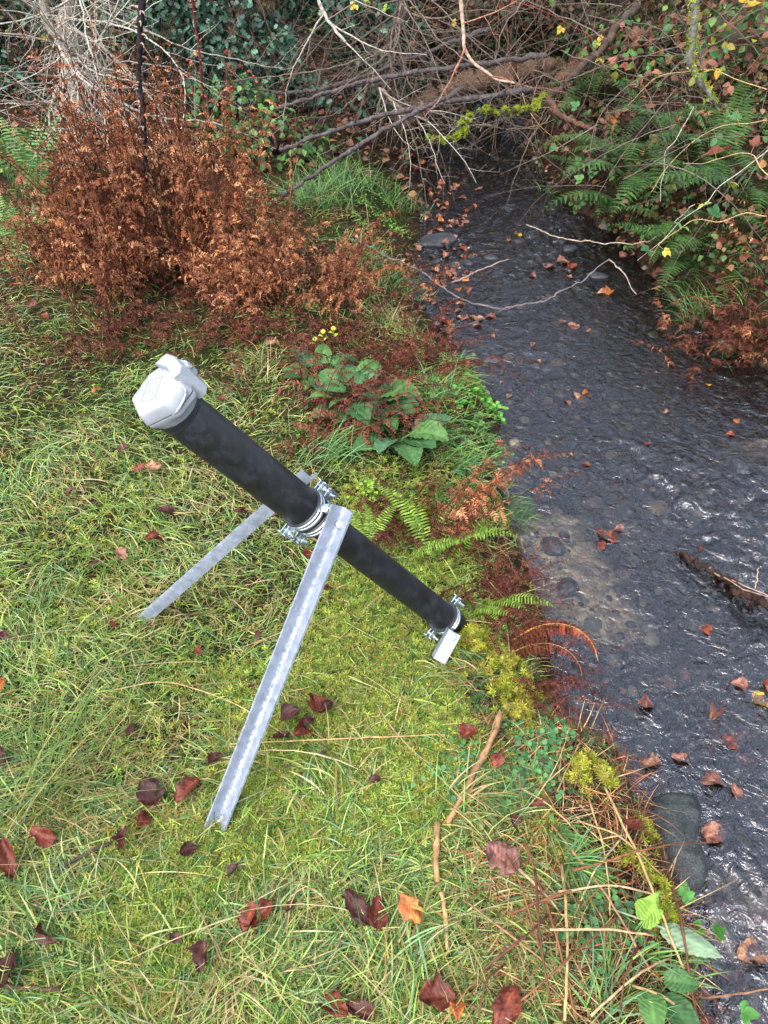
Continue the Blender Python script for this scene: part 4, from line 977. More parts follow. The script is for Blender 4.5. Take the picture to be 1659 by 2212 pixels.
tag(PB.build('gravel', M_peb), 'brown and grey gravel on the stream bed', 'gravel', kind='stuff')

# ---------------------------------------------------------------- sticks, stalks and branches
def stick(label, pts, r0, r1, col, mat=None, name='stick', cat='stick', grp=None, k=7, jit=.12, knots=0, wob=.004, thorn=0, thorncol=None, n=None, moss=None):
    pts = np.asarray(pts, float); n = n or max(10, int(np.linalg.norm(np.diff(pts, axis=0), axis=1).sum() / .02))
    p = spline(pts, n); p = p + rng.normal(0, wob * .35, (n, 3)) + (np.stack([vn(np.arange(n) * .3, np.zeros(n), q) for q in rng.integers(1, 999, 3)], -1) - .5) * wob * 2
    rr = np.linspace(r0, r1, n) * (1 + (vn(np.arange(n) * .4, np.zeros(n), int(rng.integers(1, 999))) - .5) * .3)
    cl = np.asarray(col)[None] * (1 + (vn(np.arange(n) * .5, np.zeros(n), 5)[:, None] - .5) * .5)
    mb = MB(); tube(mb, p, rr, k, cl, jit=jit)
    if thorn:
        L_ = np.linalg.norm(np.diff(p, axis=0), axis=1).sum(); m_ = int(L_ * thorn); tn = nrm(np.gradient(p, axis=0))
        for _ in range(m_):
            a = rng.integers(1, n - 1); dv = nrm(np.cross(tn[a], rdir(1)[0])); b0 = p[a]; tl = rng.uniform(2.2, 3.5) * max(rr[a], .0025)
            tube(mb, [b0, b0 + dv * (rr[a] + tl * .5), b0 + dv * (rr[a] + tl) - tn[a] * tl * .3], [max(rr[a] * .55, .0012), max(rr[a] * .25, .0007), .0003], 4, thorncol if thorncol is not None else col, cap=False)
    o = mb.build(name, mat or M_twig, None, tuple(p.mean(0)))
    if moss is not None:
        mm = MB(); m_ = int(moss * np.linalg.norm(np.diff(p, axis=0), axis=1).sum() * 100); a = rng.integers(0, n, m_)
        dv = nrm(rdir(m_) + [0, 0, .9]); nn = frames(nrm(np.cross(dv, rdir(m_))), dv)
        inst(mm, ST_V, ST_F, p[a] + dv * (rr[a] * .8)[:, None] + rng.normal(0, .006, (m_, 3)), nn, rng.uniform(.008, .02, m_), pick([K(168, 186, 50), K(140, 164, 44), K(186, 196, 70)], m_, .14))
        child_o = mm.build('moss_sleeve', M_moss, o, tuple(p.mean(0)))
    return tag(o, label, cat, grp)
TAN = K(196, 164, 112); RUST = K(160, 96, 56); GREY = K(168, 158, 148); DARK = K(64, 56, 52); BRN = K(118, 92, 74)
Gz = lambda px, py, z=.02: G(px, py, z)
stick('thick pale brown stick lying across the green patch below the ground bracket', [Gz(1083, 1562, .05), Gz(1045, 1640, .035), Gz(1010, 1710, .025), Gz(968, 1790, .02)], .0075, .006, K(168, 130, 92), M_straw)
stick('knobbly tan stick continuing down the lawn', [Gz(946, 1780), Gz(940, 1850), Gz(945, 1910)], .0065, .006, K(180, 144, 96), M_straw, jit=.2)
stick('thin pale broken stick below the knobbly one', [Gz(950, 1935), Gz(958, 1990), Gz(966, 2070)], .005, .0038, K(204, 166, 112), M_straw)
stick('dark lichen-spotted twig in the grass at the lower left', [Gz(130, 1890, .02), Gz(190, 1860, .02), Gz(245, 1835, .025)], .004, .003, K(80, 72, 62), M_twig)
stick('dark twig at the left edge below the lichen-spotted one', [Gz(-10, 2135), Gz(60, 2140), Gz(130, 2150)], .004, .003, K(96, 78, 62), M_twig)
stick('long thin straw stalk lying straight across the lawn right of the front leg', [Gz(500, 1622, .03), Gz(700, 1618, .04), Gz(960, 1606, .04)], .0016, .0012, TAN, M_straw, wob=.001)
stick('pale arched straw stalk over the lawn left of the front leg', [Gz(250, 1500, .02), Gz(370, 1500, .05), Gz(500, 1545, .06), Gz(620, 1600, .02)], .0016, .0012, TAN, M_straw, wob=.001)
DS = 'dead stems lying on the lower bank'
dst = [((1300, 1720), (1480, 2160), .004, 'straight'), ((1130, 1830), (1240, 2212), .004, ''), ((1190, 1790), (1400, 2100), .004, ''), ((1060, 1840), (1230, 2000), .0045, ''), ((1400, 1770), (1490, 2210), .0045, ''), ((1265, 1740), (1310, 1990), .003, ''),
       ((1100, 1990), (1270, 1930), .0045, ''), ((1000, 1960), (1190, 2110), .003, ''), ((1180, 2030), (1400, 2040), .0035, ''), ((1150, 1900), (1180, 2180), .004, ''), ((1210, 1880), (1215, 2212), .0045, ''), ((1330, 1990), (1100, 2190), .0035, ''), ((1390, 2150), (1640, 2160), .0035, ''),
       ((1270, 2205), (1440, 2080), .0035, ''), ((1040, 2110), (1180, 1990), .004, ''), ((1110, 1700), (1270, 1830), .003, ''), ((1230, 1900), (1520, 1850), .0035, ''), ((1260, 1600), (1200, 1720), .003, ''), ((1340, 1820), (1250, 1960), .003, ''), ((1080, 2100), (1030, 2212), .003, ''),
       ((1360, 2140), (1500, 2212), .004, ''), ((1160, 2060), (1090, 1860), .003, ''), ((1300, 2090), (1270, 1940), .003, ''), ((1200, 1950), (1420, 1960), .0035, ''), ((1370, 2060), (1330, 2212), .0035, ''), ((1240, 1790), (1420, 1905), .003, '')]
where = ['running from the moss cushion down beside the water', 'crossing to the bottom edge of the lower bank', 'crossing the centre of the tangle', 'in the upper left of the tangle', 'standing over the boulder', 'along the dark soil above the pale leaf', 'crossing below the dense grass tuft',
         'lying in the lawn left of the tangle', 'level across the middle of the tangle', 'upright beside the dense tuft', 'rust coloured, running down from the dense tuft', 'sloping down to the left across the tangle', 'level over the water at the bottom', 'rising over the foxglove leaves at the bottom',
         'short, where lawn meets the tangle', 'short, under the pale grass tuft', 'bowed over the middle of the boulder', 'thin, at the clover patch', 'short, left of the boulder', 'thin, low in the lawn', 'over the foxglove leaves into the corner', 'left side, pointing up to the lawn', 'short, above the pale upturned leaf',
         'level above the upright pale leaf', 'through the bottom foxglove leaves', 'thin, across the moss above the boulder']
for i, (a, b, r, _) in enumerate(dst):
    h = rq.uniform(.01, .05); m_ = ((a[0] + b[0]) / 2 + rq.uniform(-14, 14), (a[1] + b[1]) / 2 + rq.uniform(-14, 14))
    pa, pm, pb = Gz(*a, h), Gz(*m_, h + .025), Gz(*b, h)
    for p_ in (pa, pm, pb): p_[2] = max(p_[2], ZW + .05)
    stick('dead stem ' + where[i], [pa, pm, pb], r * .7, r * .5, [TAN, K(138, 90, 60), K(166, 126, 88), K(200, 172, 130), K(110, 72, 54)][i % 5], M_straw, 'dead_stem', 'dead stem', DS, wob=.0015)
ST = MB()                                       # broken stalk litter on the dark bank
n = 1900; q = []
while len(q) < n:
    p_ = G(rq.uniform(1020, 1500), rq.uniform(1560, 2212));
    if float(sdist(np.array([p_[0]]), np.array([p_[1]]))[0]) > -.01: q.append(p_)
q = np.array(q) + [0, 0, .008]
blades(ST, q, rng.uniform(.03, .12, n), rng.uniform(.0012, .003, n), rng.uniform(0, 6.3, n), rng.uniform(-.1, .5, n), rng.uniform(-.4, .2, n), pick([TAN, RUST, K(90, 56, 40), K(180, 140, 96), K(70, 44, 34)], n, .2), 3, .3, .004)
n = 6000; q = np.column_stack([rng.uniform(.1, .75, n), rng.uniform(.35, 1.3, n)]); s_ = sdist(q[:, 0], q[:, 1]); q = q[(s_ > 0) & (s_ < .36)]; n = len(q)
q = np.column_stack([q, H(q[:, 0], q[:, 1]) + .004])
blades(ST, q, rng.uniform(.015, .06, n), rng.uniform(.001, .003, n), rng.uniform(0, 6.3, n), rng.uniform(-.1, .8, n), rng.uniform(-.4, .4, n), pick([K(74, 40, 34), K(56, 36, 30), K(98, 58, 42), K(130, 90, 60)], n, .2), 2, .3, .004)
tag(ST.build('stalk_litter', M_straw), 'short broken brown stalks strewn over the lower bank', 'stalk litter', kind='stuff')
stick('thin pale stem bowed from the light green fern down to the water', [aty(1085, 1110, 2.02), aty(1110, 1180, 1.86), aty(1160, 1270, 1.72), aty(1190, 1400, 1.55)], .0022, .0016, K(186, 132, 84), M_straw, 'stem', 'stem', wob=.002)
stick('thin dark red shoot rising from beside the boulder over the stream', [G(1410, 1905, .02), aty(1460, 1830, .92), aty(1500, 1755, .98), aty(1525, 1690, 1.03), aty(1548, 1560, 1.14)], .003, .0012, K(84, 46, 56), M_twig, 'bramble_shoot', 'bramble shoot', thorn=22, wob=.002)
# rock-solid debris caught in the stream on the right
stick('dark rotten branch caught in the stream at the right edge', [atz(1440, 1195, ZW - .02), atz(1500, 1215, ZW + .012), atz(1570, 1255, ZW + .02), atz(1640, 1305, ZW + .025), atz(1720, 1350, ZW + .03)], .006, .015, K(60, 44, 36), M_bark, 'branch', 'branch', jit=.22, wob=.014, n=70)
for k, pts in enumerate([[(1540, 1235, .02), (1600, 1270, .05), (1659, 1290, .07)], [(1590, 1268, .03), (1600, 1200, .11)], [(1575, 1250, .03), (1630, 1275, .045), (1690, 1300, .05)], [(1633, 1270, .05), (1640, 1225, .09)]]):
    stick(['pale twig along the rotten branch', 'dark upright twig on the rotten branch', 'second pale twig under the first on the rotten branch', 'short pale twig standing at the end of the rotten branch'][k], [atz(a, b, ZW + c) for a, b, c in pts], .0022, .0014, [K(176, 150, 130), DARK, K(190, 160, 140), K(200, 170, 150)][k], M_twig, 'twig', 'twig', 'twigs caught on the rotten branch', wob=.004)
stick('grey branch lying bowed in the stream below the narrows', [atz(640, 495, -.02), atz(760, 520, -.05), atz(850, 560, -.12), atz(910, 585, ZW + .05), atz(985, 640, ZW + .03), atz(1080, 665, ZW + .03), atz(1170, 650, ZW + .05), atz(1245, 610, ZW + .09), atz(1315, 560, ZW + .14)], .006, .0028, K(120, 114, 114), M_twig, 'branch', 'branch', 'bare branches in the stream', wob=.008)
stick('thin forked side branch of the one in the stream', [atz(975, 612, ZW + .04), atz(1030, 585, ZW + .08), atz(1098, 560, ZW + .12)], .005, .003, K(160, 140, 132), M_twig, 'branch', 'branch', 'bare branches in the stream', wob=.006)
stick('short side branch dipping from the branch tip towards the far bank', [atz(1315, 560, ZW + .14), atz(1345, 590, ZW + .1), atz(1375, 635, ZW + .03)], .004, .003, K(170, 150, 140), M_twig, 'branch', 'branch', 'bare branches in the stream', wob=.006)
stick('lowest thin twig trailing in the water below the bowed branch', [atz(900, 745, ZW + .03), atz(1000, 700, ZW + .04), atz(1110, 665, ZW + .04), atz(1200, 640, ZW + .06)], .003, .002, K(110, 96, 92), M_twig, 'branch', 'branch', 'bare branches in the stream', wob=.008)
stick('curved thorny pale stem hanging low over the stream', [aty(1139, 485, 4.5), aty(1199, 508, 4.35), aty(1279, 523, 4.2), aty(1369, 525, 4.0), aty(1430, 505, 3.9), aty(1500, 440, 3.9)], .0028, .0032, K(190, 172, 150), M_twig, 'thorny_stem', 'thorny stem', thorn=34, wob=.006)
stick('black thorny stem standing upright in front of the bracken', [G(318, 560, .25), aty(313, 400, 3.3), aty(309, 250, 3.32), aty(300, 160, 3.35), aty(303, 60, 3.36), aty(305, -60, 3.4)], .0085, .013, K(44, 38, 40), M_bark, 'thorny_stem', 'thorny stem', thorn=46, thorncol=K(170, 150, 132), wob=.003)
stick('red thorny rose stem at the top behind the bracken', [aty(410, -20, 4.6), aty(424, 60, 4.6), aty(436, 160, 4.62), aty(446, 260, 4.7)], .007, .006, K(110, 44, 44), M_twig, 'rose_stem', 'rose stem', thorn=40, thorncol=K(190, 130, 110), wob=.004)

# logs and mossy branches over the far end
stick('thick brown fallen log across the far end of the stream', [aty(850, 268, 6.2), aty(954, 204, 6.2), aty(1069, 165, 6.25), aty(1139, 147, 6.3), aty(1215, 143, 6.35)], .075, .055, K(116, 92, 76), M_bark, 'fallen_log', 'log', 'fallen logs over the stream', jit=.02, wob=.02, k=14)
stick('brown log rising from the far bank into the brambles', [aty(1200, 180, 6.2), aty(1280, 122, 6.3), aty(1350, 92, 6.4), aty(1430, 58, 6.6), aty(1500, 40, 6.9)], .06, .05, K(120, 90, 74), M_bark, 'fallen_log', 'log', 'fallen logs over the stream', jit=.02, wob=.02, k=14)
stick('bright moss-covered crooked branch over the stream', [aty(930, 300, 4.9), aty(985, 302, 4.9), aty(1004, 277, 4.95), aty(1037, 236, 5.05), aty(1099, 243, 5.15), aty(1149, 232, 5.25), aty(1182, 207, 5.35)], .011, .016, K(90, 80, 60), M_bark, 'mossy_branch', 'branch', 'moss-covered branches', moss=9, wob=.02)
stick('dark branch running up from the mossy one', [aty(1182, 212, 5.35), aty(1254, 150, 5.5), aty(1309, 92, 5.7), aty(1375, 10, 6.0)], .022, .03, K(84, 72, 64), M_bark, 'branch', 'branch', 'dark branches over the stream', wob=.012)
stick('dark branch hanging from the mossy one down the far bank', [aty(1178, 212, 5.3), aty(1215, 250, 5.1), aty(1250, 268, 5.0), aty(1290, 285, 4.9)], .02, .012, K(110, 78, 66), M_bark, 'branch', 'branch', 'dark branches over the stream', wob=.012)
stick('grey lichen branch with yellow moss hanging from the top right', [aty(1506, -40, 3.7), aty(1504, 0, 3.7), aty(1494, 75, 3.7), aty(1495, 125, 3.72), aty(1509, 185, 3.76), aty(1549, 226, 3.8)], .016, .011, K(150, 146, 136), M_bark, 'mossy_branch', 'branch', 'moss-covered branches', moss=5, wob=.012)
for k, (pts, r0, r1) in enumerate([([(1180, 120, 5.2), (829, 168, 5.1), (590, 237, 4.9)], .016, .009), ([(1150, 190, 5.0), (829, 250, 4.8), (605, 322, 4.6)], .016, .01), ([(1000, 190, 4.8), (829, 282, 4.6), (720, 350, 4.4), (612, 420, 4.1)], .014, .010), ([(1060, 60, 5.6), (700, 190, 5.5), (480, 190, 5.3)], .014, .01)]):
    stick(['uppermost dark straight branch sloping through the twigs', 'second dark sloping branch through the twigs', 'lowest dark branch sloping down to the tall green grass', 'dark branch reaching left behind the bracken'][k], [aty(*p_) for p_ in pts], r0, r1, K(92, 84, 84), M_bark, 'branch', 'branch', 'dark sloping branches behind the bracken', thorn=10, wob=.006)

# ---------------------------------------------------------------- bare shrubs and trees
def bare(mb, p0, d0, L, r, depth, col, thorn=.5, sag=.15, seg=.055, latp=.55, zig=.28, spread=1.0):
    n = max(3, int(L / seg)); pts = [np.array(p0, float)]; d = nrm(np.array(d0, float)); zz = 1
    side = nrm(np.cross(d, rdir(1)[0])); lat = []; bendv = rdir(1)[0] * rng.uniform(.02, .11)
    for i in range(n):
        zz = -zz
        d = nrm(d + side * zz * zig * rng.uniform(.3, 1) + rdir(1)[0] * .11 + bendv + np.array([0, 0, -sag * seg * 2]))
        pts.append(pts[-1] + d * (L / n)); lat.append((pts[-1], d, zz))
    pts = np.array(pts); rr = r * (1 - .75 * np.linspace(0, 1, n + 1))
    tube(mb, pts, rr, 5 if r > .003 else 3, np.asarray(col) * rng.uniform(.75, 1.2), cap=False)
    for i, (p, dd, z_) in enumerate(lat):
        rl = r * (1 - .75 * (i + 1) / (n + 1)); fr = (i + 1) / n
        if depth > 0 and rng.random() < latp:
            ld = nrm(dd * rng.uniform(.3, 1) + nrm(np.cross(dd, rdir(1)[0])) * spread)
            bare(mb, p, ld, L * rng.uniform(.22, .5) * (1 - .45 * fr), max(rl * .6, .0009), depth - 1, col, thorn, sag, seg, latp * .85, zig, spread)
        elif thorn and rng.random() < thorn:
            q = nrm(nrm(np.cross(dd, rdir(1)[0])) + dd * .3); tl = rng.uniform(.008, .026)
            tube(mb, [p, p + q * tl], [max(rl * .5, .001), .0004], 3, np.asarray(col) * rng.uniform(.8, 1.2), cap=False)
def shrub(name, label, cat, trunk_pts, r0, r1, tcol, branches, col, group=None, depth=2, thorn=.5, moss=None, latp=.55, seg=.055, bname='branch', r=.005):
    base_ = np.asarray(trunk_pts[0], float); t = thing(name, label, cat, base_, group)
    if r0:
        n = 40; p = spline(trunk_pts, n) + (np.stack([vn(np.arange(n) * .25, np.zeros(n), q) for q in (1, 2, 3)], -1) - .5) * r0 * 1.2
        mb = MB(); tube(mb, p, np.linspace(r0, r1, n) * (1 + rng.normal(0, .03, n)), 12, tcol[None] * rng.uniform(.8, 1.2, (n, 1)), jit=.05)
        tr = mb.build('trunk', M_bark, t)
        if moss:
            mm = MB(); m_ = moss; a = rng.integers(0, n, m_); dv = nrm(rdir(m_) * [1, 1, .4]); rad = np.linspace(r0, r1, n)[a]
            inst(mm, ST_V, ST_F, p[a] + dv * (rad * .97)[:, None] + rng.normal(0, .02, (m_, 3)) * [.3, .3, 1], frames(nrm(np.cross(dv, rdir(m_))), dv), rng.uniform(.012, .03, m_), pick([K(120, 128, 50), K(100, 112, 46), K(140, 148, 60)], m_, .2))
            mm.build('moss', M_moss, tr, tuple(base_))
    for (s, e, rr_) in branches:
        mb = MB(); s = np.asarray(s, float); e = np.asarray(e, float); L_ = np.linalg.norm(e - s)
        bare(mb, s, e - s, L_ * 1.08, rr_ or r, depth, col, thorn, .1, seg, latp)
        mb.build(bname, M_twig, t)
    return t
WH = K(186, 176, 162); GB = K(116, 104, 92); BRT = K(96, 76, 62)
hb = G(175, 300)
tr1 = [hb, aty(160, 120, 5.5), aty(140, 20, 5.5), aty(120, -220, 5.5), hb + [.2, .3, 2.6]]
br = []
for (a, b) in [((170, 200), (20, 250)), ((150, 120), (420, 60)), ((150, 60), (560, 160)), ((150, 150), (360, 250)), ((140, 20), (60, 180)), ((150, 90), (330, 300)), ((140, 40), (640, 90)), ((150, 150), (10, 380)), ((140, -40), (480, 330)), ((150, 170), (260, 160)),
               ((150, 0), (-60, 130)), ((160, 220), (60, 330)), ((130, -80), (300, 90)), ((130, -100), (230, 60)), ((140, 10), (30, 50)), ((150, 100), (30, 130))]:
    br.append((aty(*a, 5.45), aty(*b, rq.uniform(3.9, 5.2)), rq.uniform(.006, .011)))
shrub('hawthorn', 'grey spiny hawthorn bush with pale bare twigs at the top left', 'hawthorn', tr1, .075, .03, K(150, 142, 122), br, WH, 'bare thorny bushes', 2, .6, 60, .5)
shrub('hawthorn', 'second slimmer grey hawthorn stem close beside the first one', 'hawthorn', [G(215, 260), aty(180, 150, 5.3), aty(100, 40, 5.2), aty(40, -200, 5.1)], .045, .02, K(160, 150, 132),
      [(aty(170, 130, 5.3), aty(b[0], b[1], rq.uniform(4, 5)), rq.uniform(.005, .008)) for b in [(60, 220), (300, 60), (420, 190), (10, 70), (250, 300), (500, 30), (90, 400)]], WH, 'bare thorny bushes', 2, .6, None, .5)
b2 = G(830, 250)
shrub('blackthorn', 'tangled bare blackthorn hanging over the far end of the stream', 'blackthorn', [b2, aty(850, 120, 6.0), aty(870, -60, 6.0), aty(860, -300, 6.0)], .05, .03, K(90, 80, 74),
      [(aty(*a, rq.uniform(5.4, 6)), aty(*b, rq.uniform(4.3, 5.4)), rq.uniform(.004, .008)) for (a, b) in [((860, 60), (600, 200)), ((860, 20), (700, 250)), ((860, 80), (900, 330)), ((870, -20), (1050, 200)), ((860, 30), (1010, 330)), ((870, 0), (760, 330)),
      ((860, 0), (560, 60)), ((860, -60), (640, 130)), ((870, -40), (1150, 130)), ((870, 60), (980, 260)), ((860, 100), (780, 190)), ((870, 10), (1090, 280)), ((850, 60), (820, 380)), ((860, 110), (700, 290)), ((860, 40), (930, 200)), ((870, 0), (950, 130)), ((850, -20), (720, 60)), ((850, 90), (640, 330))]], GB, 'bare thorny bushes', 2, .45, None, .6)
shrub('blackthorn', 'low bare spray of pale twigs reaching down to the water at the moss branch', 'blackthorn', [aty(820, 190, 5.1), aty(860, 230, 4.95), aty(920, 260, 4.8)], .012, .006, GB,
      [(aty(*a, 4.9), aty(*b, rq.uniform(4.4, 4.9)), .004) for (a, b) in [((830, 200), (1020, 355)), ((850, 220), (930, 370)), ((900, 250), (1070, 300)), ((880, 240), (1000, 210)), ((820, 190), (860, 340)), ((900, 255), (985, 345))]], WH, 'bare thorny bushes', 2, .2, None, .6, .045)
shrub('long_branch', 'long pale curving branch hanging down at the top centre left', 'branch', [aty(665, -80, 4.4), aty(700, 30, 4.35), aty(745, 90, 4.3), aty(790, 150, 4.25), aty(845, 210, 4.2)][:3], .010, .006, WH,
      [(aty(700, 30, 4.35), aty(560, 260, 4.2), .005), (aty(745, 90, 4.3), aty(830, 190, 4.2), .004), (aty(680, -20, 4.35), aty(850, 60, 4.3), .004), (aty(715, 50, 4.35), aty(900, 150, 4.3), .004)], WH, 'bare thorny bushes', 1, .5, None, .45)
shrub('red_stemmed_branch', 'forked pale and red-tinged branch drooping at the top centre right', 'branch', [aty(985, -80, 4.9), aty(1000, 60, 4.85), aty(1010, 120, 4.8), aty(1060, 165, 4.75), aty(1110, 178, 4.7)], .012, .005, K(186, 160, 140),
      [(aty(1000, 50, 4.85), aty(1200, -20, 4.8), .005), (aty(1005, 100, 4.8), aty(920, 250, 4.7), .005), (aty(1060, 165, 4.75), aty(1200, 230, 4.6), .004)], K(170, 120, 100), 'bare thorny bushes', 2, .4, None, .5)

# trees standing back from the stream
def tree(label, base_, h, r, col, lean, moss, nb, group='trees behind the stream', cr=1.6):
    top = base_ + np.array([lean[0], lean[1], h])
    t = thing('tree', label, 'tree', base_, group)
    n = 30; p = spline([base_ - [0, 0, .1], base_ + (top - base_) * .35 + [rq.uniform(-.1, .1), 0, 0], base_ + (top - base_) * .7 + [rq.uniform(-.15, .15), 0, 0], top], n)
    rr = r * (1 - .75 * np.linspace(0, 1, n)) * (1 + .5 * np.exp(-np.linspace(0, 1, n) * 30))
    mb = MB(); tube(mb, p, rr, 16, col[None] * rng.uniform(.8, 1.2, (n, 1)), jit=.05); tr = mb.build('trunk', M_bark, t)
    if moss:
        mm = MB(); m_ = moss; zf = rng.random(m_) ** 1.3 * .5; a = (zf * (n - 1)).astype(int); dv = nrm(rdir(m_) * [1, 1, .3]); P = p[a] + (p[a + 1] - p[a]) * ((zf * (n - 1)) % 1)[:, None]
        k = fbm(P[:, 2] * 4 + dv[:, 0] * 3, dv[:, 1] * 3, 5, 2) > .42; P = P[k]; dv = dv[k]; a = a[k]; m_ = len(P)
        inst(mm, ST_V, ST_F, P + dv * (rr[a] * .98)[:, None], frames(nrm(np.cross(dv, rdir(m_))), dv), rng.uniform(.02, .05, m_), pick([K(104, 112, 44), K(84, 94, 40), K(124, 130, 56)], m_, .2)); mm.build('moss', M_moss, tr, tuple(base_))
    mb = MB()
    for i in range(nb):
        k = int(n * rq.uniform(.3, .98)); a = rq.uniform(0, 6.28)
        bare(mb, p[k], [math.cos(a), math.sin(a), rq.uniform(.1, .9)], cr * rq.uniform(.6, 1.2) * (1.2 - .5 * k / n), max(.012, rr[k] * .45), 2, col * .8, 0, .02, .16, .6, .22)
    mb.build('crown', M_twig, t); return t
tree('thick trunk wrapped in green moss at the top right corner', aty(1600, 170, 5.9) * [1, 1, 0] + [0, 0, .5], 5.5, .24, K(84, 80, 60), (.3, .4), 1800, 26)
tree('dark mossy tree trunk at the far top left corner', G(10, 240) + [-.15, .4, 0], 5.0, .12, K(70, 64, 54), (-.3, .2), 500, 20)
tree('slender dark tree trunk behind the holly', np.array([-.6, 8.2, 0]), 6.0, .12, K(64, 58, 50), (.4, .1), 100, 26, cr=2.0)
tree('slender dark tree trunk behind the fallen logs', np.array([1.1, 9.0, 0.2]), 6.5, .13, K(64, 58, 50), (-.3, -.4), 100, 28, cr=2.2)
tree('leaning trunk above the far bank beyond the ferns', np.array([3.9, 5.2, .9]), 5.5, .15, K(76, 70, 58), (-.9, -.6), 300, 26, cr=2.0)

tree('unseen tree added on the right bank, branches over the stream for reflections', np.array([3.6, 2.6, .4]), 6.0, .14, K(76, 70, 58), (-1.6, .2), 200, 34, cr=2.6)  # out of view; added so its crown breaks the sky reflection on the water
tree('tall unseen bare tree added beyond the far bank for reflections', np.array([3.0, 7.6, .5]), 7.0, .15, K(70, 64, 54), (-1.2, -1.4), 200, 34, cr=2.6)  # also out of view, added to darken the stream's reflections
tree('unseen bare tree added at the far end of the left bank for reflections', np.array([-3.4, 7.2, 0]), 6.5, .14, K(70, 64, 54), (1.0, -.8), 200, 30, cr=2.4)  # unseen as well, added for dark branch reflections in the ripples

# ---------------------------------------------------------------- evergreen and bramble thicket
def holly_tpl():
    t = np.linspace(0, 1, 7); w = np.array([.05, .34, .18, .38, .18, .30, .0]); v = []
    for a, b in zip(t, w): v += [(-b, a, .10 * (b > .25)), (0, a, 0), (b, a, .10 * (b > .25))]
    return np.array(v), grid_faces(7, 3)
HV, HF = holly_tpl(); LV, LF = leaf_tpl(.36, 5, .12, .2)
def crown_cloud(mb, tv, tf, c, rad, n, s, cols, lo=.55, zup=.6, var=.25):
    d = rdir(n); q = c + d * np.asarray(rad) * (rng.uniform(lo, 1, (n, 1))) * (1 + .35 * (fbm(d[:, 0] * 3 + c[0], d[:, 1] * 3 + d[:, 2] * 2, 3, 3) - .5))[:, None]
    k = (fbm(q[:, 0] * 4, q[:, 2] * 4 + q[:, 1] * 3, 9, 2) > .40); q = q[k]; d = d[k]; m_ = len(q)
    fw = nrm(rdir(m_) + d * .5 - [0, 0, .3]); up = nrm(d + rdir(m_) * .5 + [0, 0, zup]); inst(mb, tv, tf, q, frames(fw, up), rng.uniform(.7, 1.3, m_) * s, pick(cols, m_, var))
def leafy(name, label, cat, base_, blobs, n, s, cols, tpl, mat, group=None, stems=8, scol=DARK):
    t = thing(name, label, cat, base_, group); mb = MB()
    for (c, rad) in blobs: crown_cloud(mb, tpl[0], tpl[1], np.asarray(c, float), rad, n, s, cols)
    mb.build('crown', mat, t); mb = MB()
    for i in range(stems):
        c, rad = blobs[i % len(blobs)]; bare(mb, base_, np.asarray(c) + rdir(1)[0] * np.asarray(rad) * .5 - base_, np.linalg.norm(np.asarray(c) - base_) * 1.2, .012, 1, scol, 0, .02, .1)
    mb.build('trunk', M_twig, t); return t
HC = [K(48, 88, 66), K(38, 72, 54), K(66, 108, 84), K(30, 60, 46), K(84, 124, 100)]
leafy('holly_bush', 'dark glossy green holly bush behind the bracken and bare twigs', 'holly', np.array([-.9, 6.5, 0]), [((-.9, 6.3, .5), (.75, .45, .6)), ((-.25, 6.3, .45), (.6, .4, .6)), ((-1.5, 6.5, .7), (.6, .5, .7)), ((-.5, 6.6, 1.2), (.9, .5, .6))], 4200, .042, HC, (HV, HF), M_holly, 'evergreen bushes')
leafy('holly_bush', 'smaller holly bush to the left of the tall hawthorn trunk', 'holly', np.array([-2.7, 6.6, 0]), [((-2.7, 6.5, .6), (.7, .4, .7))], 3600, .042, HC, (HV, HF), M_holly, 'evergreen bushes', 4)
BC = [K(74, 116, 62), K(58, 98, 52), K(96, 136, 66), K(150, 150, 60), K(120, 80, 50)]
leafy('bramble_bush', 'leafy green bramble patch above the fallen log', 'bramble', aty(1150, 60, 6.9) * [1, 1, 0], [(aty(1120, 60, 6.6), (.7, .35, .3)), (aty(960, 100, 6.9), (.5, .3, .3))], 900, .05, BC, (LV, LF), M_leafy, 'bramble bushes', 8)
leafy('bramble_bush', 'green and brown bramble patch on top of the far bank', 'bramble', G(1420, 120), [(aty(1400, 120, 5.9), (.6, .4, .25)), (aty(1600, 90, 5.2), (.5, .4, .3))], 700, .05, BC + [K(130, 84, 60)] * 2, (LV, LF), M_leafy, 'bramble bushes', 8)
leafy('bramble_bush', 'low green bramble leaves behind the grass between twigs and bracken', 'bramble', G(600, 330), [(aty(600, 300, 5.0), (.45, .2, .15)), (aty(500, 230, 5.3), (.35, .2, .2))], 260, .045, BC[:3] + [K(110, 150, 80)], (LV, LF), M_leafy, 'bramble bushes', 6)
leafy('bramble_bush', 'leafy weeds standing at the left edge behind the lawn', 'bramble', G(30, 380), [(aty(30, 330, 4.9), (.35, .2, .15))], 300, .04, [K(90, 120, 60), K(70, 90, 50), K(130, 140, 60)], (LV, LF), M_leafy, 'bramble bushes', 6)

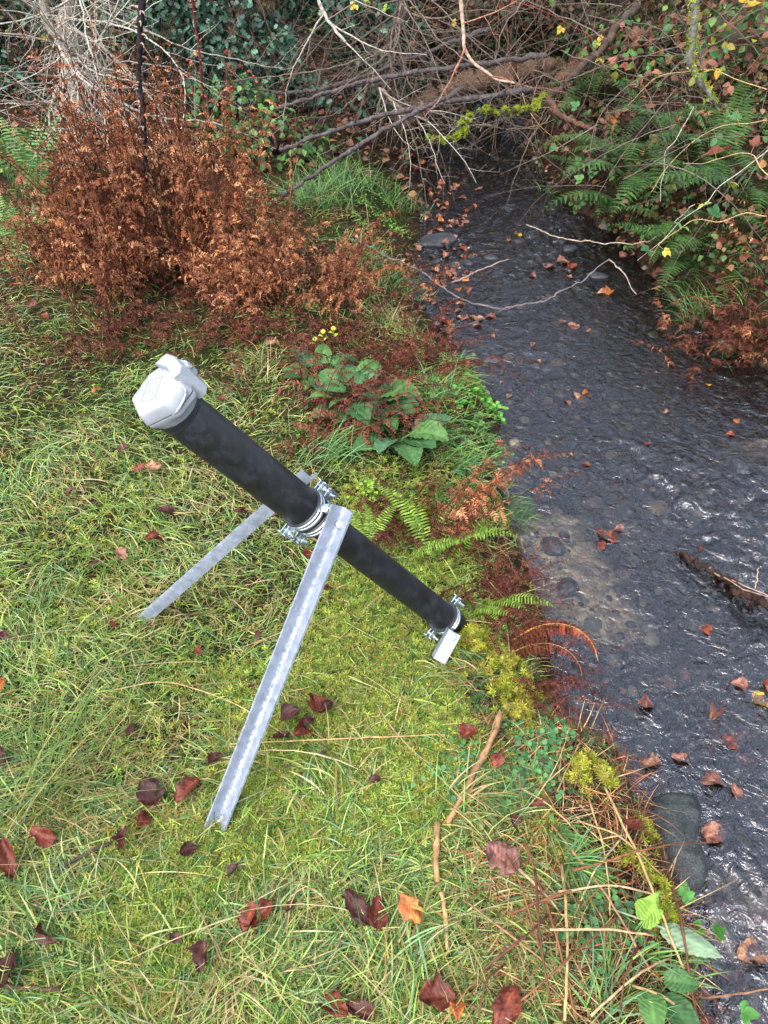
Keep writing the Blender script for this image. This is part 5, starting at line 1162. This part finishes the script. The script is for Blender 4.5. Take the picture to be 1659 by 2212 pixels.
def bramble(label, pts, r, scol, leaves, cols, s=.05, thorn=26, name='bramble', group='bramble stems over the stream', gap=0):
    """arching stem with three-part leaves along it"""
    pts = np.asarray(pts, float); t = thing(name, label, 'bramble', pts[0], group)
    n = 34; p = spline(pts, n) + (np.stack([vn(np.arange(n) * .18, np.zeros(n), q) for q in rng.integers(1, 99, 3)], -1) - .5) * .03
    mb = MB(); tube(mb, p, np.linspace(r, r * .45, n), 5, np.asarray(scol)[None] * rng.uniform(.8, 1.2, (n, 1)), cap=False)
    tn = nrm(np.gradient(p, axis=0)); L_ = np.linalg.norm(np.diff(p, axis=0), axis=1).sum()
    for _ in range(int(L_ * thorn)):
        a = rng.integers(0, n); dv = nrm(np.cross(tn[a], rdir(1)[0])); tube(mb, [p[a], p[a] + dv * .009], [.0014, .0003], 3, scol, cap=False)
    mb.build('stem', M_twig, t)
    if leaves:
        mb = MB(); 
        for _ in range(leaves):
            a = rng.integers(2, n); dv = nrm(nrm(np.cross(tn[a], rdir(1)[0])) + [0, 0, .25]); q = p[a] + dv * rng.uniform(.02, .05); tube(mb, [p[a], q], [.0012, .0008], 3, scol, cap=False)
            c = pick(cols, 1, .12); up = nrm(rdir(1)[0] * .5 + [0, -.35, .9]); sd_ = np.cross(dv, up)
            fw = nrm(np.array([dv, dv * .4 + sd_, dv * .4 - sd_][:3])); inst(mb, LV, LF, np.repeat(q[None], 3, 0), frames(fw, up), rng.uniform(.7, 1.15) * s * np.array([1, .8, .8]), np.repeat(c, 3, 0))
        mb.build('foliage', M_leafy, t)
    return t
BG = [K(76, 124, 70), K(62, 108, 62), K(98, 144, 76)]; BY = [K(196, 190, 70), K(206, 170, 60), K(150, 170, 70)]; BB = [K(140, 92, 70), K(160, 110, 84), K(120, 70, 50)]
bd = [([(1659, 260, 3.9), (1560, 270, 3.85), (1480, 320, 3.8), (1400, 420, 3.7)], BG, 5, TAN), ([(1659, 190, 4.2), (1540, 150, 4.3), (1430, 160, 4.3), (1350, 230, 4.2)], BB, 5, TAN), ([(1500, 230, 4.0), (1440, 330, 3.9), (1425, 430, 3.8)], BG, 0, WH), ([(1659, 320, 3.7), (1560, 400, 3.6), (1480, 470, 3.55), (1380, 560, 3.5)], BY, 3, WH),
      ([(1250, 60, 5.6), (1330, 170, 5.2), (1410, 260, 4.9), (1480, 300, 4.6)], BB, 5, BRT), ([(1100, 0, 5.5), (1230, 50, 5.5), (1330, 150, 5.4)], BY, 4, K(150, 70, 60)), ([(1420, 90, 5.2), (1350, 200, 5.0), (1280, 330, 4.8), (1230, 400, 4.7)], BG, 8, BRT), ([(1350, 60, 5.2), (1400, 250, 4.8), (1500, 400, 4.4)], BB, 5, BRT),
      ([(1659, 100, 4.4), (1600, 160, 4.2), (1560, 130, 4.2), (1500, 170, 4.2)], BY, 5, BRT), ([(1240, 130, 5.5), (1200, 250, 5.2), (1180, 360, 5.0)], BB, 3, BRT), ([(1300, 100, 5.4), (1240, 260, 5.1), (1150, 330, 4.9)], BG, 4, BRT), ([(1200, 230, 5.1), (1290, 340, 4.8), (1370, 480, 4.5), (1320, 500, 4.4)], BB, 4, BRT),
      ([(750, -20, 5.9), (840, 40, 5.8), (960, 20, 5.8), (1040, 70, 5.7)], BY, 7, K(140, 90, 70)), ([(700, 20, 6.0), (640, 70, 5.9), (560, 80, 5.8)], BG, 7, K(110, 80, 60)), ([(960, 60, 6.0), (860, 130, 5.9), (800, 200, 5.8)], BB, 5, BRT), ([(1659, 60, 3.9), (1600, 20, 3.9), (1560, -20, 3.9)], BY, 4, BRT),
      ([(560, 330, 4.9), (540, 290, 4.8), (480, 320, 4.7)], BG, 6, BRT), ([(1659, 470, 3.4), (1560, 470, 3.4), (1460, 500, 3.45), (1400, 560, 3.5)], BG, 3, TAN), ([(1659, 380, 3.5), (1600, 330, 3.6), (1480, 360, 3.7)], BB, 3, TAN), ([(1330, 300, 4.7), (1280, 380, 4.6), (1240, 460, 4.5)], BG, 6, BRT),
      ([(1480, 60, 4.8), (1520, 230, 4.6), (1600, 420, 4.2)], BB, 4, K(90, 60, 50)), ([(1100, 130, 5.8), (1160, 260, 5.5), (1250, 340, 5.2)], BB, 4, TAN)]
bl = ['pale arching over the dark ferns', 'tan, bowed beneath the hanging moss branch', 'pale leafless, leaning before the ferns', 'pale, running down to the curved thorny stem', 'brown-leaved, crossing behind the ferns', 'red with yellow leaves at the top centre right', 'green-leaved, hanging towards the narrows', 'brown-leaved, from the log to the middle fern', 'yellow-leaved, at the mossy trunk',
      'brown, at the right end of the mossy branch', 'green-leaved, over the dark hollow', 'brown, dropping to the curved thorny stem', 'yellow-leaved, at the top centre', 'green-leaved, before the holly', 'brown-leaved, behind the blackthorn', 'yellow-leaved, at the top right corner', 'green, low behind the tall bracken', 'small-leaved, over the small far bank bracken',
      'tan, above the right hand fern', 'green-leaved, beside the lowest dark fern', 'dark thin, before the mossy trunk', 'tan, hanging under the thick log']
for (pts, cols, nl, sc), lb in zip(bd, bl): bramble('bramble stem, ' + lb, [aty(*q) for q in pts], .0026, sc, nl, cols)
bramble('green bramble shoot trailing into the water at the bottom right', [G(1400, 1930, .03), atz(1490, 2010, ZW + .06), atz(1530, 2090, ZW + .05), atz(1545, 2240, ZW + .05)], .003, K(90, 56, 56), 7, [K(84, 150, 70), K(100, 164, 80)], .035, 30)
bramble('little bramble sprig with two green leaves over the boulder', [G(1400, 1880, .03), aty(1425, 1850, .95), aty(1440, 1830, .96)], .002, K(90, 56, 56), 2, [K(70, 120, 60)], .018, 30)
# tangle of fine twigs on the far bank and under the logs (too many to count)
TW = MB()
for i in range(380):
    if i % 4 == 0: a = aty(rq.uniform(1150, 1700), rq.uniform(-40, 420), rq.uniform(3.7, 5.6))
    elif i % 4 == 1: a = aty(rq.uniform(480, 1250), rq.uniform(-60, 260), rq.uniform(5.2, 6.6))
    elif i % 4 == 2: a = aty(rq.uniform(820, 1230), rq.uniform(150, 300), rq.uniform(5.6, 6.4))
    else: a = aty(rq.uniform(-50, 1700), rq.uniform(-100, 180), rq.uniform(5.8, 7.5))
    a[2] = max(a[2], float(H(a[:1], a[1:2])[0]) + .05)
    bare(TW, a, rdir(1)[0] * [1, .6, .7], rq.uniform(.3, .9), rq.uniform(.002, .004), 1, [GB, BRT, K(140, 124, 106), K(100, 70, 60)][(i * 7) % 4], .25, .4, .06, .5)
tag(TW.build('twig_tangle', M_twig), 'tangle of fine brown and grey twigs behind the stream', 'twigs', kind='stuff')
UG = MB()                                       # mass of low leaves behind everything
for c_, r_ in [((.55, 6.9, .0), (.5, .3, .3)), ((1.1, 6.9, .05), (.5, .3, .3)), ((.1, 6.6, .1), (.4, .3, .25)), ((1.5, 6.4, .2), (.4, .3, .3)), ((.8, 7.1, .4), (.9, .3, .4))]:
    crown_cloud(UG, LV, LF, np.array(c_), r_, 900, .05, [K(64, 50, 40), K(90, 62, 46), K(50, 58, 36), K(110, 80, 58)])
for i in range(70):                             # low leafy growth over the far bank
    c_ = G(rq.uniform(1180, 1700), rq.uniform(170, 640)); 
    if c_[0] < mid_x(c_[1]) or float(sdist(c_[:1], c_[1:2])[0]) < .03: continue
    crown_cloud(UG, LV, LF, c_ + [0, 0, .05], (.2, .2, .12), 42, .032, [K(70, 104, 52), K(90, 124, 60), K(104, 70, 50), K(60, 80, 42), K(140, 100, 70)])
for i in range(44):
    x = rq.uniform(-6, 6); y = rq.uniform(6.6, 9.5); 
    crown_cloud(UG, LV, LF, np.array([x, y, rq.uniform(.1, .6)]), (.8, .5, .55), 420, .055, [K(60, 84, 46), K(84, 74, 46), K(50, 68, 42), K(110, 76, 48), K(120, 116, 56)])
for i in range(16):
    x = rq.uniform(-5, 5.5); y = rq.uniform(9.2, 10.5)
    crown_cloud(UG, LV, LF, np.array([x, y, rq.uniform(.9, 1.8)]), (1.3, .6, 1.1), 800, .07, [K(40, 60, 36), K(60, 60, 40), K(74, 60, 42)])
for c_, r_ in [((.5, 6.5, .55), (.5, .4, .25)), ((1.0, 6.6, .5), (.5, .4, .25)), ((1.5, 6.5, .6), (.5, .4, .25)), ((.1, 6.5, .5), (.4, .4, .25)), ((.8, 6.3, .75), (.9, .5, .2))]:
    crown_cloud(UG, LV, LF, np.array(c_), r_, 1500, .045, [K(70, 52, 42), K(54, 48, 36), K(60, 72, 42), K(104, 80, 62)])
n = 2600; q = np.column_stack([rng.uniform(.6, 2.6, n), rng.uniform(2.6, 6.6, n)]); s_ = sdist(q[:, 0], q[:, 1]); q = q[(s_ > .0) & (s_ < .38) & (q[:, 0] > mid_x(q[:, 1]))]; n = len(q)
inst(UG, LV, LF, np.column_stack([q, H(q[:, 0], q[:, 1]) + rng.uniform(.0, .07, n)]), frames(rdir(n, -.9, .1), nrm(rdir(n) * .6 + [-.6, -.4, .5])), rng.uniform(.025, .06, n), pick([K(110, 72, 56), K(64, 46, 40), K(140, 100, 82), K(60, 92, 50), K(84, 116, 60), K(44, 34, 30)], n, .25))
tag(UG.build('undergrowth', M_leafy), 'dark mass of shrub leaves behind the stream', 'undergrowth', kind='stuff')
LL = MB()                                       # litter under the thicket and on the far bank
n = 14000; q = np.column_stack([rng.uniform(-4, 4.5, n), rng.uniform(2.5, 9, n)]); s_ = sdist(q[:, 0], q[:, 1]); rt = q[:, 0] > mid_x(q[:, 1])
k = (s_ > .0) & (rt | (q[:, 1] > 4.9)); q = q[k]; n = len(q)
inst(LL, LV, LF, np.column_stack([q, H(q[:, 0], q[:, 1]) + rng.uniform(.003, .03, n)]), frames(rdir(n, -.3, .3), nrm(rdir(n) * .7 + [0, 0, .8])), rng.uniform(.03, .07, n), pick([K(110, 66, 50), K(84, 54, 42), K(140, 96, 74), K(66, 46, 38), K(150, 112, 70), K(70, 84, 44)], n, .25))
tag(LL.build('leaf_litter', M_fallen), 'brown rotting leaves carpeting the ground of the thicket', 'leaf litter', kind='stuff')
# haws on the twigs
t_ = None
for k, (px, py, y) in enumerate([(500, 188, 5.0), (502, 196, 5.0), (497, 192, 5.0), (555, 178, 5.1), (443, 210, 4.8), (437, 205, 4.8), (415, 202, 4.7), (537, 155, 5.1), (405, 130, 4.9), (548, 165, 5.1)]):
    stone(['red berry on the twigs right of the bracken, upper of a bunch of three', 'red berry on the twigs right of the bracken, lowest of a bunch of three', 'red berry on the twigs right of the bracken, left of a bunch of three', 'single red berry at the dark sloping branch', 'red berry at the top of the second bracken clump', 'red berry left of another at the bracken top', 'red berry over the middle of the bracken',
           'small red berry high among holly leaves', 'red berry at the tip of the bracken by the rose stem', 'small red berry just over the dark sloping branch'][k], aty(px, py, y), (.0085,) * 3, 0, bpy.data.materials.get('berry') or (lambda m: m)(mat_col('berry', .25, 0, .5)), 40 + k, 'berry', 'berry', 'red haws on the bare twigs', sub_=2)
for o in [o for o in scene.objects if o.name.startswith('berry')]:
    a = o.data.attributes['Col']; a.data.foreach_set('color', np.tile(np.append(K(190, 24, 34), 1), len(a.data)).astype(np.float32))

# ---------------------------------------------------------------- fallen leaves, one by one
def fallen_mesh(kind, sd):
    rr = np.random.default_rng(sd); R_, C_ = 19, 13; t = np.linspace(0, 1, R_); s = np.linspace(-1, 1, C_)
    base_c = {'rust': K(124, 60, 42), 'dark': K(82, 44, 38), 'tan': K(166, 122, 96), 'orange': K(182, 108, 56), 'yellow': K(200, 160, 62), 'pink': K(144, 98, 84), 'cream': K(200, 190, 140)}[kind]
    wid = rr.uniform(.27, .46); curl = rr.uniform(.1, .9) * rr.choice([-1, 1]); cup = rr.uniform(-.3, 1.1); tw = rr.uniform(-1.1, 1.1); bend = rr.uniform(-.9, .9); peak = rr.uniform(.65, 1.15)
    lob = rr.uniform(.0, .16); lf = rr.integers(3, 6); fold = rr.uniform(.05, .6) if sd % 3 == 0 else 0
    v = np.zeros((R_, C_, 3)); c = np.zeros((R_, C_, 3)); ph = rr.uniform(0, 6); blot = rr.integers(0, 999)
    ed = rr.normal(0, .07, (R_, 2)); bite = rr.integers(3, R_ - 3); bs = rr.integers(0, 2)
    for i in range(R_):
        w0 = wid * math.sin(math.pi * min(1, t[i] * .95 + .03) ** peak) ** .7
        for j in range(C_):
            q = s[j]; sd_i = int(q > 0)
            w = w0 * (1 + ed[i, sd_i] + lob * math.sin(t[i] * lf * 6.28 + ph * sd_i) + .05 * (1 if i % 2 else -1)) + .004
            if sd_i == bs and abs(i - bite) < 2 and sd % 2: w *= .62
            ve = math.cos((t[i] * 7 - abs(q) * 1.9) * 2 * math.pi)
            z = cup * (q * w) ** 2 * 2.2 + curl * (t[i] - .5) ** 2 * .9 + .016 * ve + rr.normal(0, .008) + .06 * math.sin(q * 4 + t[i] * 7 + ph) * abs(q) - .012 * (abs(q) < .1) + fold * abs(q) * w
            a = tw * (t[i] - .5); x = q * w
            v[i, j] = (x * math.cos(a) + bend * (t[i] - .5) ** 2 * .35, t[i] - .5, z + x * math.sin(a))
            bl_ = vn(q * 2 + blot, t[i] * 4, 3); b2_ = vn(q * 5 + blot, t[i] * 11, 7)
            k = base_c * (1 + .28 * ve) * (1.5 if abs(q) < .1 else 1) * (.5 + .95 * bl_) * rr.uniform(.85, 1.15)
            c[i, j] = k * (.45 if b2_ > .74 else 1) * np.array([1, 1 + .25 * (bl_ - .5), 1])
    v[:, :, 2] -= np.percentile(v[:, :, 2], 12)
    mb = MB(); mb.add(v.reshape(-1, 3), grid_faces(R_, C_), c.reshape(-1, 3))
    tube(mb, [[bend * .08, -.49, v[0, 6, 2]], [.02 + bend * .09, -.60, v[0, 6, 2] + .02], [.05, -.70, v[0, 6, 2] + .05]], [.012, .010, .009], 4, base_c * .8, cap=False)
    me = mb.mesh('fallen_leaf'); me.materials.append(M_fallen); return me
LM = {}
def leaf_me(kind, k):
    if (kind, k) not in LM: LM[(kind, k)] = fallen_mesh(kind, k * 13 + len(kind) + 7 * (ord(kind[0])))
    return LM[(kind, k)]
CN = {'rust': 'rust-brown', 'dark': 'dark red-brown', 'tan': 'pale tan', 'orange': 'orange', 'yellow': 'yellow', 'pink': 'pinkish brown', 'cream': 'cream'}
marks = {'the front steel leg foot': G(461, 1793), 'the back steel leg foot': G(299, 1336), 'the white cap': G(345, 960), 'the ground bracket': G(955, 1425), 'the boulder': G(1450, 1850), 'the long stick': G(1020, 1680), 'the bottom left corner': G(0, 2212), 'the upright pale leaf': G(1370, 2010),
         'the foxglove': G(770, 900), 'the watercress': G(1030, 860), 'the orange mound': G(560, 650), 'the flattened dark bracken': G(260, 730), 'the far left bracken': G(150, 560), 'the slate stone': atz(945, 520, ZW), 'the narrows': atz(1000, 380, ZW), 'the rotten branch': atz(1560, 1250, ZW),
         'the light green fern': G(925, 1195), 'the curled rusty frond': G(1120, 1400), 'the curved thorny stem': atz(1290, 620, ZW), 'the pale silt': atz(1230, 1200, ZW), 'the dark ferns': G(1430, 420), 'the tall green grass tuft': G(700, 440), 'the small far bank bracken': G(1600, 740), 'the middle of the stream': atz(1300, 900, ZW), 'the clamps': G(700, 1180), 'the lower left lawn': G(120, 1500), 'the bottom centre': G(850, 2150)}
LEAVES = []
def put_leaf(px, py, kind, s=.07, where='lawn', dz=None, tilt=.35):
    if where == 'water':
        p = atz(px, py, ZW); p[2] = ZW + float(ripples(p[:1], p[1:2])[0]) + (-.002 if (int(px) * 7 + int(py)) % 5 < 2 else .003)
    elif where == 'bed': p = atz(px, py, ZW - .02)
    else: p = G(px, py, .034 if where == 'lawn' else .016)
    LEAVES.append((p, kind, s, where, tilt))
for a in [(362, 1125, 'dark', .075), (340, 1185, 'rust', .07), (268, 1215, 'tan', .06), (210, 1235, 'dark', .055), (335, 1025, 'tan', .07), (305, 1030, 'rust', .055), (270, 985, 'dark', .06), (215, 860, 'orange', .06), (80, 860, 'tan', .07), (685, 1185, 'tan', .055), (710, 1290, 'rust', .05), (665, 1215, 'rust', .045),
          (685, 1540, 'rust', .085), (705, 1545, 'dark', .06), (630, 1560, 'dark', .07), (650, 1600, 'rust', .07), (605, 1610, 'dark', .07), (665, 1575, 'dark', .055), (468, 1655, 'dark', .05), (330, 1725, 'dark', .085), (408, 1722, 'rust', .09), (315, 1785, 'rust', .05), (275, 1825, 'dark', .06), (30, 1870, 'rust', .11), (100, 1820, 'rust', .08),
          (412, 1850, 'dark', .05), (10, 1650, 'dark', .06), (5, 1495, 'orange', .06), (25, 1385, 'dark', .055), (510, 1895, 'dark', .04), (772, 1975, 'dark', .10), (812, 1985, 'rust', .085), (885, 1980, 'orange', .085), (560, 1990, 'rust', .10), (540, 2000, 'rust', .06), (115, 2030, 'dark', .075), (448, 2080, 'dark', .07), (630, 1975, 'dark', .045),
          (725, 2190, 'rust', .085), (775, 2196, 'dark', .07), (940, 2165, 'rust', .09), (1085, 2190, 'rust', .11), (985, 2195, 'orange', .06), (25, 2110, 'dark', .09), (385, 2040, 'dark', .035), (1080, 1870, 'pink', .10), (1008, 1600, 'rust', .06), (1355, 1800, 'rust', .065), (1165, 1755, 'rust', .05), (1070, 1660, 'rust', .05), (1105, 1790, 'dark', .045),
          (435, 1420, 'rust', .05), (245, 1365, 'rust', .04), (700, 1645, 'dark', .03), (810, 1700, 'dark', .035), (600, 1130, 'rust', .05), (520, 1120, 'dark', .04), (640, 1420, 'rust', .05), (545, 1500, 'dark', .03), (290, 1590, 'dark', .05), (655, 1130, 'rust', .05), (560, 1390, 'dark', .03), (60, 1240, 'dark', .05), (160, 1080, 'dark', .045),
          (75, 675, 'rust', .09), (40, 630, 'orange', .07), (80, 465, 'pink', .09), (320, 575, 'pink', .07), (500, 655, 'tan', .09), (590, 760, 'tan', .08), (650, 775, 'pink', .09), (640, 835, 'rust', .07), (680, 850, 'pink', .08), (790, 850, 'tan', .07), (610, 720, 'rust', .06), (455, 1000, 'rust', .05), (700, 900, 'pink', .06), (840, 870, 'tan', .06), (915, 840, 'tan', .06), (900, 880, 'pink', .06), (550, 910, 'rust', .05), (480, 880, 'rust', .05),
          (200, 560, 'tan', .08), (100, 700, 'rust', .07), (150, 740, 'tan', .05), (300, 700, 'pink', .06), (610, 865, 'rust', .06), (770, 690, 'tan', .05), (70, 610, 'pink', .05)]: put_leaf(*a)
for a in [(1245, 855, 'tan', .07), (1265, 850, 'orange', .05), (1225, 870, 'pink', .05), (1100, 855, 'tan', .06), (1150, 745, 'tan', .05), (1240, 705, 'pink', .09), (1215, 695, 'tan', .05), (1270, 715, 'pink', .05), (1315, 632, 'orange', .08), (1300, 635, 'tan', .07), (1120, 512, 'yellow', .07), (1100, 520, 'orange', .05), (1300, 492, 'yellow', .07), (1265, 445, 'orange', .07),
          (1590, 910, 'orange', .05), (1580, 940, 'rust', .06), (1530, 833, 'yellow', .03), (1085, 825, 'tan', .03), (1645, 1515, 'yellow', .08), (1575, 1605, 'rust', .07), (1545, 1540, 'pink', .07), (1395, 1522, 'pink', .07), (1405, 1650, 'tan', .08), (1525, 1360, 'rust', .06), (1655, 1480, 'rust', .05), (1510, 1185, 'rust', .045), (1140, 965, 'rust', .05), (1265, 1005, 'rust', .05),
          (1310, 1160, 'rust', .10), (1335, 1145, 'pink', .06), (1300, 1180, 'rust', .05), (1165, 780, 'tan', .04), (1190, 575, 'pink', .10), (1215, 568, 'tan', .10), (1235, 578, 'rust', .08), (1065, 725, 'tan', .05), (1275, 1045, 'pink', .03), (1540, 1690, 'pink', .08), (1590, 1710, 'pink', .06), (1545, 1800, 'pink', .09), (1100, 1040, 'tan', .05), (1120, 1020, 'rust', .05),
          (1400, 960, 'rust', .04), (1440, 890, 'tan', .04), (1600, 1480, 'pink', .07), (1470, 1640, 'pink', .07), (1620, 2060, 'tan', .09), (1230, 600, 'tan', .05), (1150, 600, 'pink', .05), (1420, 660, 'rust', .05)]: put_leaf(*a, where='water', tilt=.12)
for a in [(1640, 1990, 'pink', .08), (1590, 2120, 'pink', .08), (1630, 2190, 'pink', .07), (1350, 1400, 'pink', .06), (1480, 1460, 'pink', .06), (1440, 1480, 'rust', .06), (1350, 1240, 'pink', .05), (1600, 1590, 'pink', .08), (1610, 1640, 'rust', .07), (1370, 1690, 'rust', .06), (1290, 1450, 'rust', .06), (1200, 1050, 'pink', .06), (1330, 1050, 'rust', .06), (1560, 1950, 'rust', .07)]: put_leaf(*a, where='bed', tilt=.1)
for i in range(118):                            # drift of leaves on the narrow wet edge and in the narrows
    t = rq.random(); py = 340 + 380 * t ** .9; cx_ = np.interp(py, [340, 420, 500, 560, 640, 720], [930, 945, 965, 960, 970, 1000]); px = cx_ + rq.gauss(0, 38)
    w_ = 'water' if float(sdist(*[np.array([v]) for v in atz(px, py, ZW)[:2]])[0]) < 0 else 'edge'
    put_leaf(px, py, rq.choice(['pink', 'pink', 'tan', 'tan', 'rust', 'orange', 'pink', 'rust', 'dark', 'cream'] if i % 12 == 0 else ['pink', 'pink', 'tan', 'tan', 'rust', 'orange', 'pink', 'rust', 'dark']), rq.uniform(.045, .075), w_, tilt=.2)
for i in range(44):                             # withered leaves on the far bank
    put_leaf(rq.uniform(1230, 1650), rq.uniform(240, 560), rq.choice(['pink', 'tan', 'rust', 'orange', 'dark']), rq.uniform(.05, .08), 'bank', tilt=.9)
mk = list(marks); MP = np.array([marks[k] for k in mk])
ORD = ['', 'second ', 'third ', 'fourth ', 'fifth ', 'sixth ', 'seventh ', 'eighth ', 'ninth ', 'tenth ', 'eleventh ', 'twelfth ', 'thirteenth ', 'fourteenth ', 'fifteenth ', 'sixteenth ', 'seventeenth ', 'eighteenth ', 'nineteenth ', 'twentieth ']
buckets = {}
for i, (p, kind, s, w, tl) in enumerate(LEAVES):
    j = int(np.argmin(np.linalg.norm(MP[:, :2] - p[None, :2], axis=1))); buckets.setdefault((kind, w, j), []).append((np.linalg.norm(MP[j, :2] - p[:2]), i))
WT = {'lawn': 'on the left bank', 'water': 'on the water', 'bed': 'under the water', 'edge': 'on the wet edge', 'bank': 'on the far bank'}
GW = {'lawn': 'fallen leaves on the left bank', 'water': 'fallen leaves on the stream', 'bed': 'sunken leaves in the stream', 'edge': 'fallen leaves on the wet edge', 'bank': 'fallen leaves on the far bank'}
for (kind, w, j), lst in buckets.items():
    lst.sort()
    for r_, (dist, i) in enumerate(lst):
        p, kind, s, w, tl = LEAVES[i]
        o = bpy.data.objects.new('fallen_leaf', leaf_me(kind, i % 7)); scene.collection.objects.link(o)
        o.location = tuple(float(a) for a in p); o.rotation_euler = (rq.gauss(0, tl), rq.gauss(0, tl), rq.uniform(0, 6.28)); s *= .88; s *= .85 if w in ('water', 'bed') else .84 if w == 'lawn' else 1; o.scale = (s * rq.uniform(.75, 1.2), s, s)
        tag(o, f"{CN[kind]} fallen leaf {WT[w]}, {ORD[min(r_, 19)]}nearest to {mk[j]}", 'leaf', GW[w])
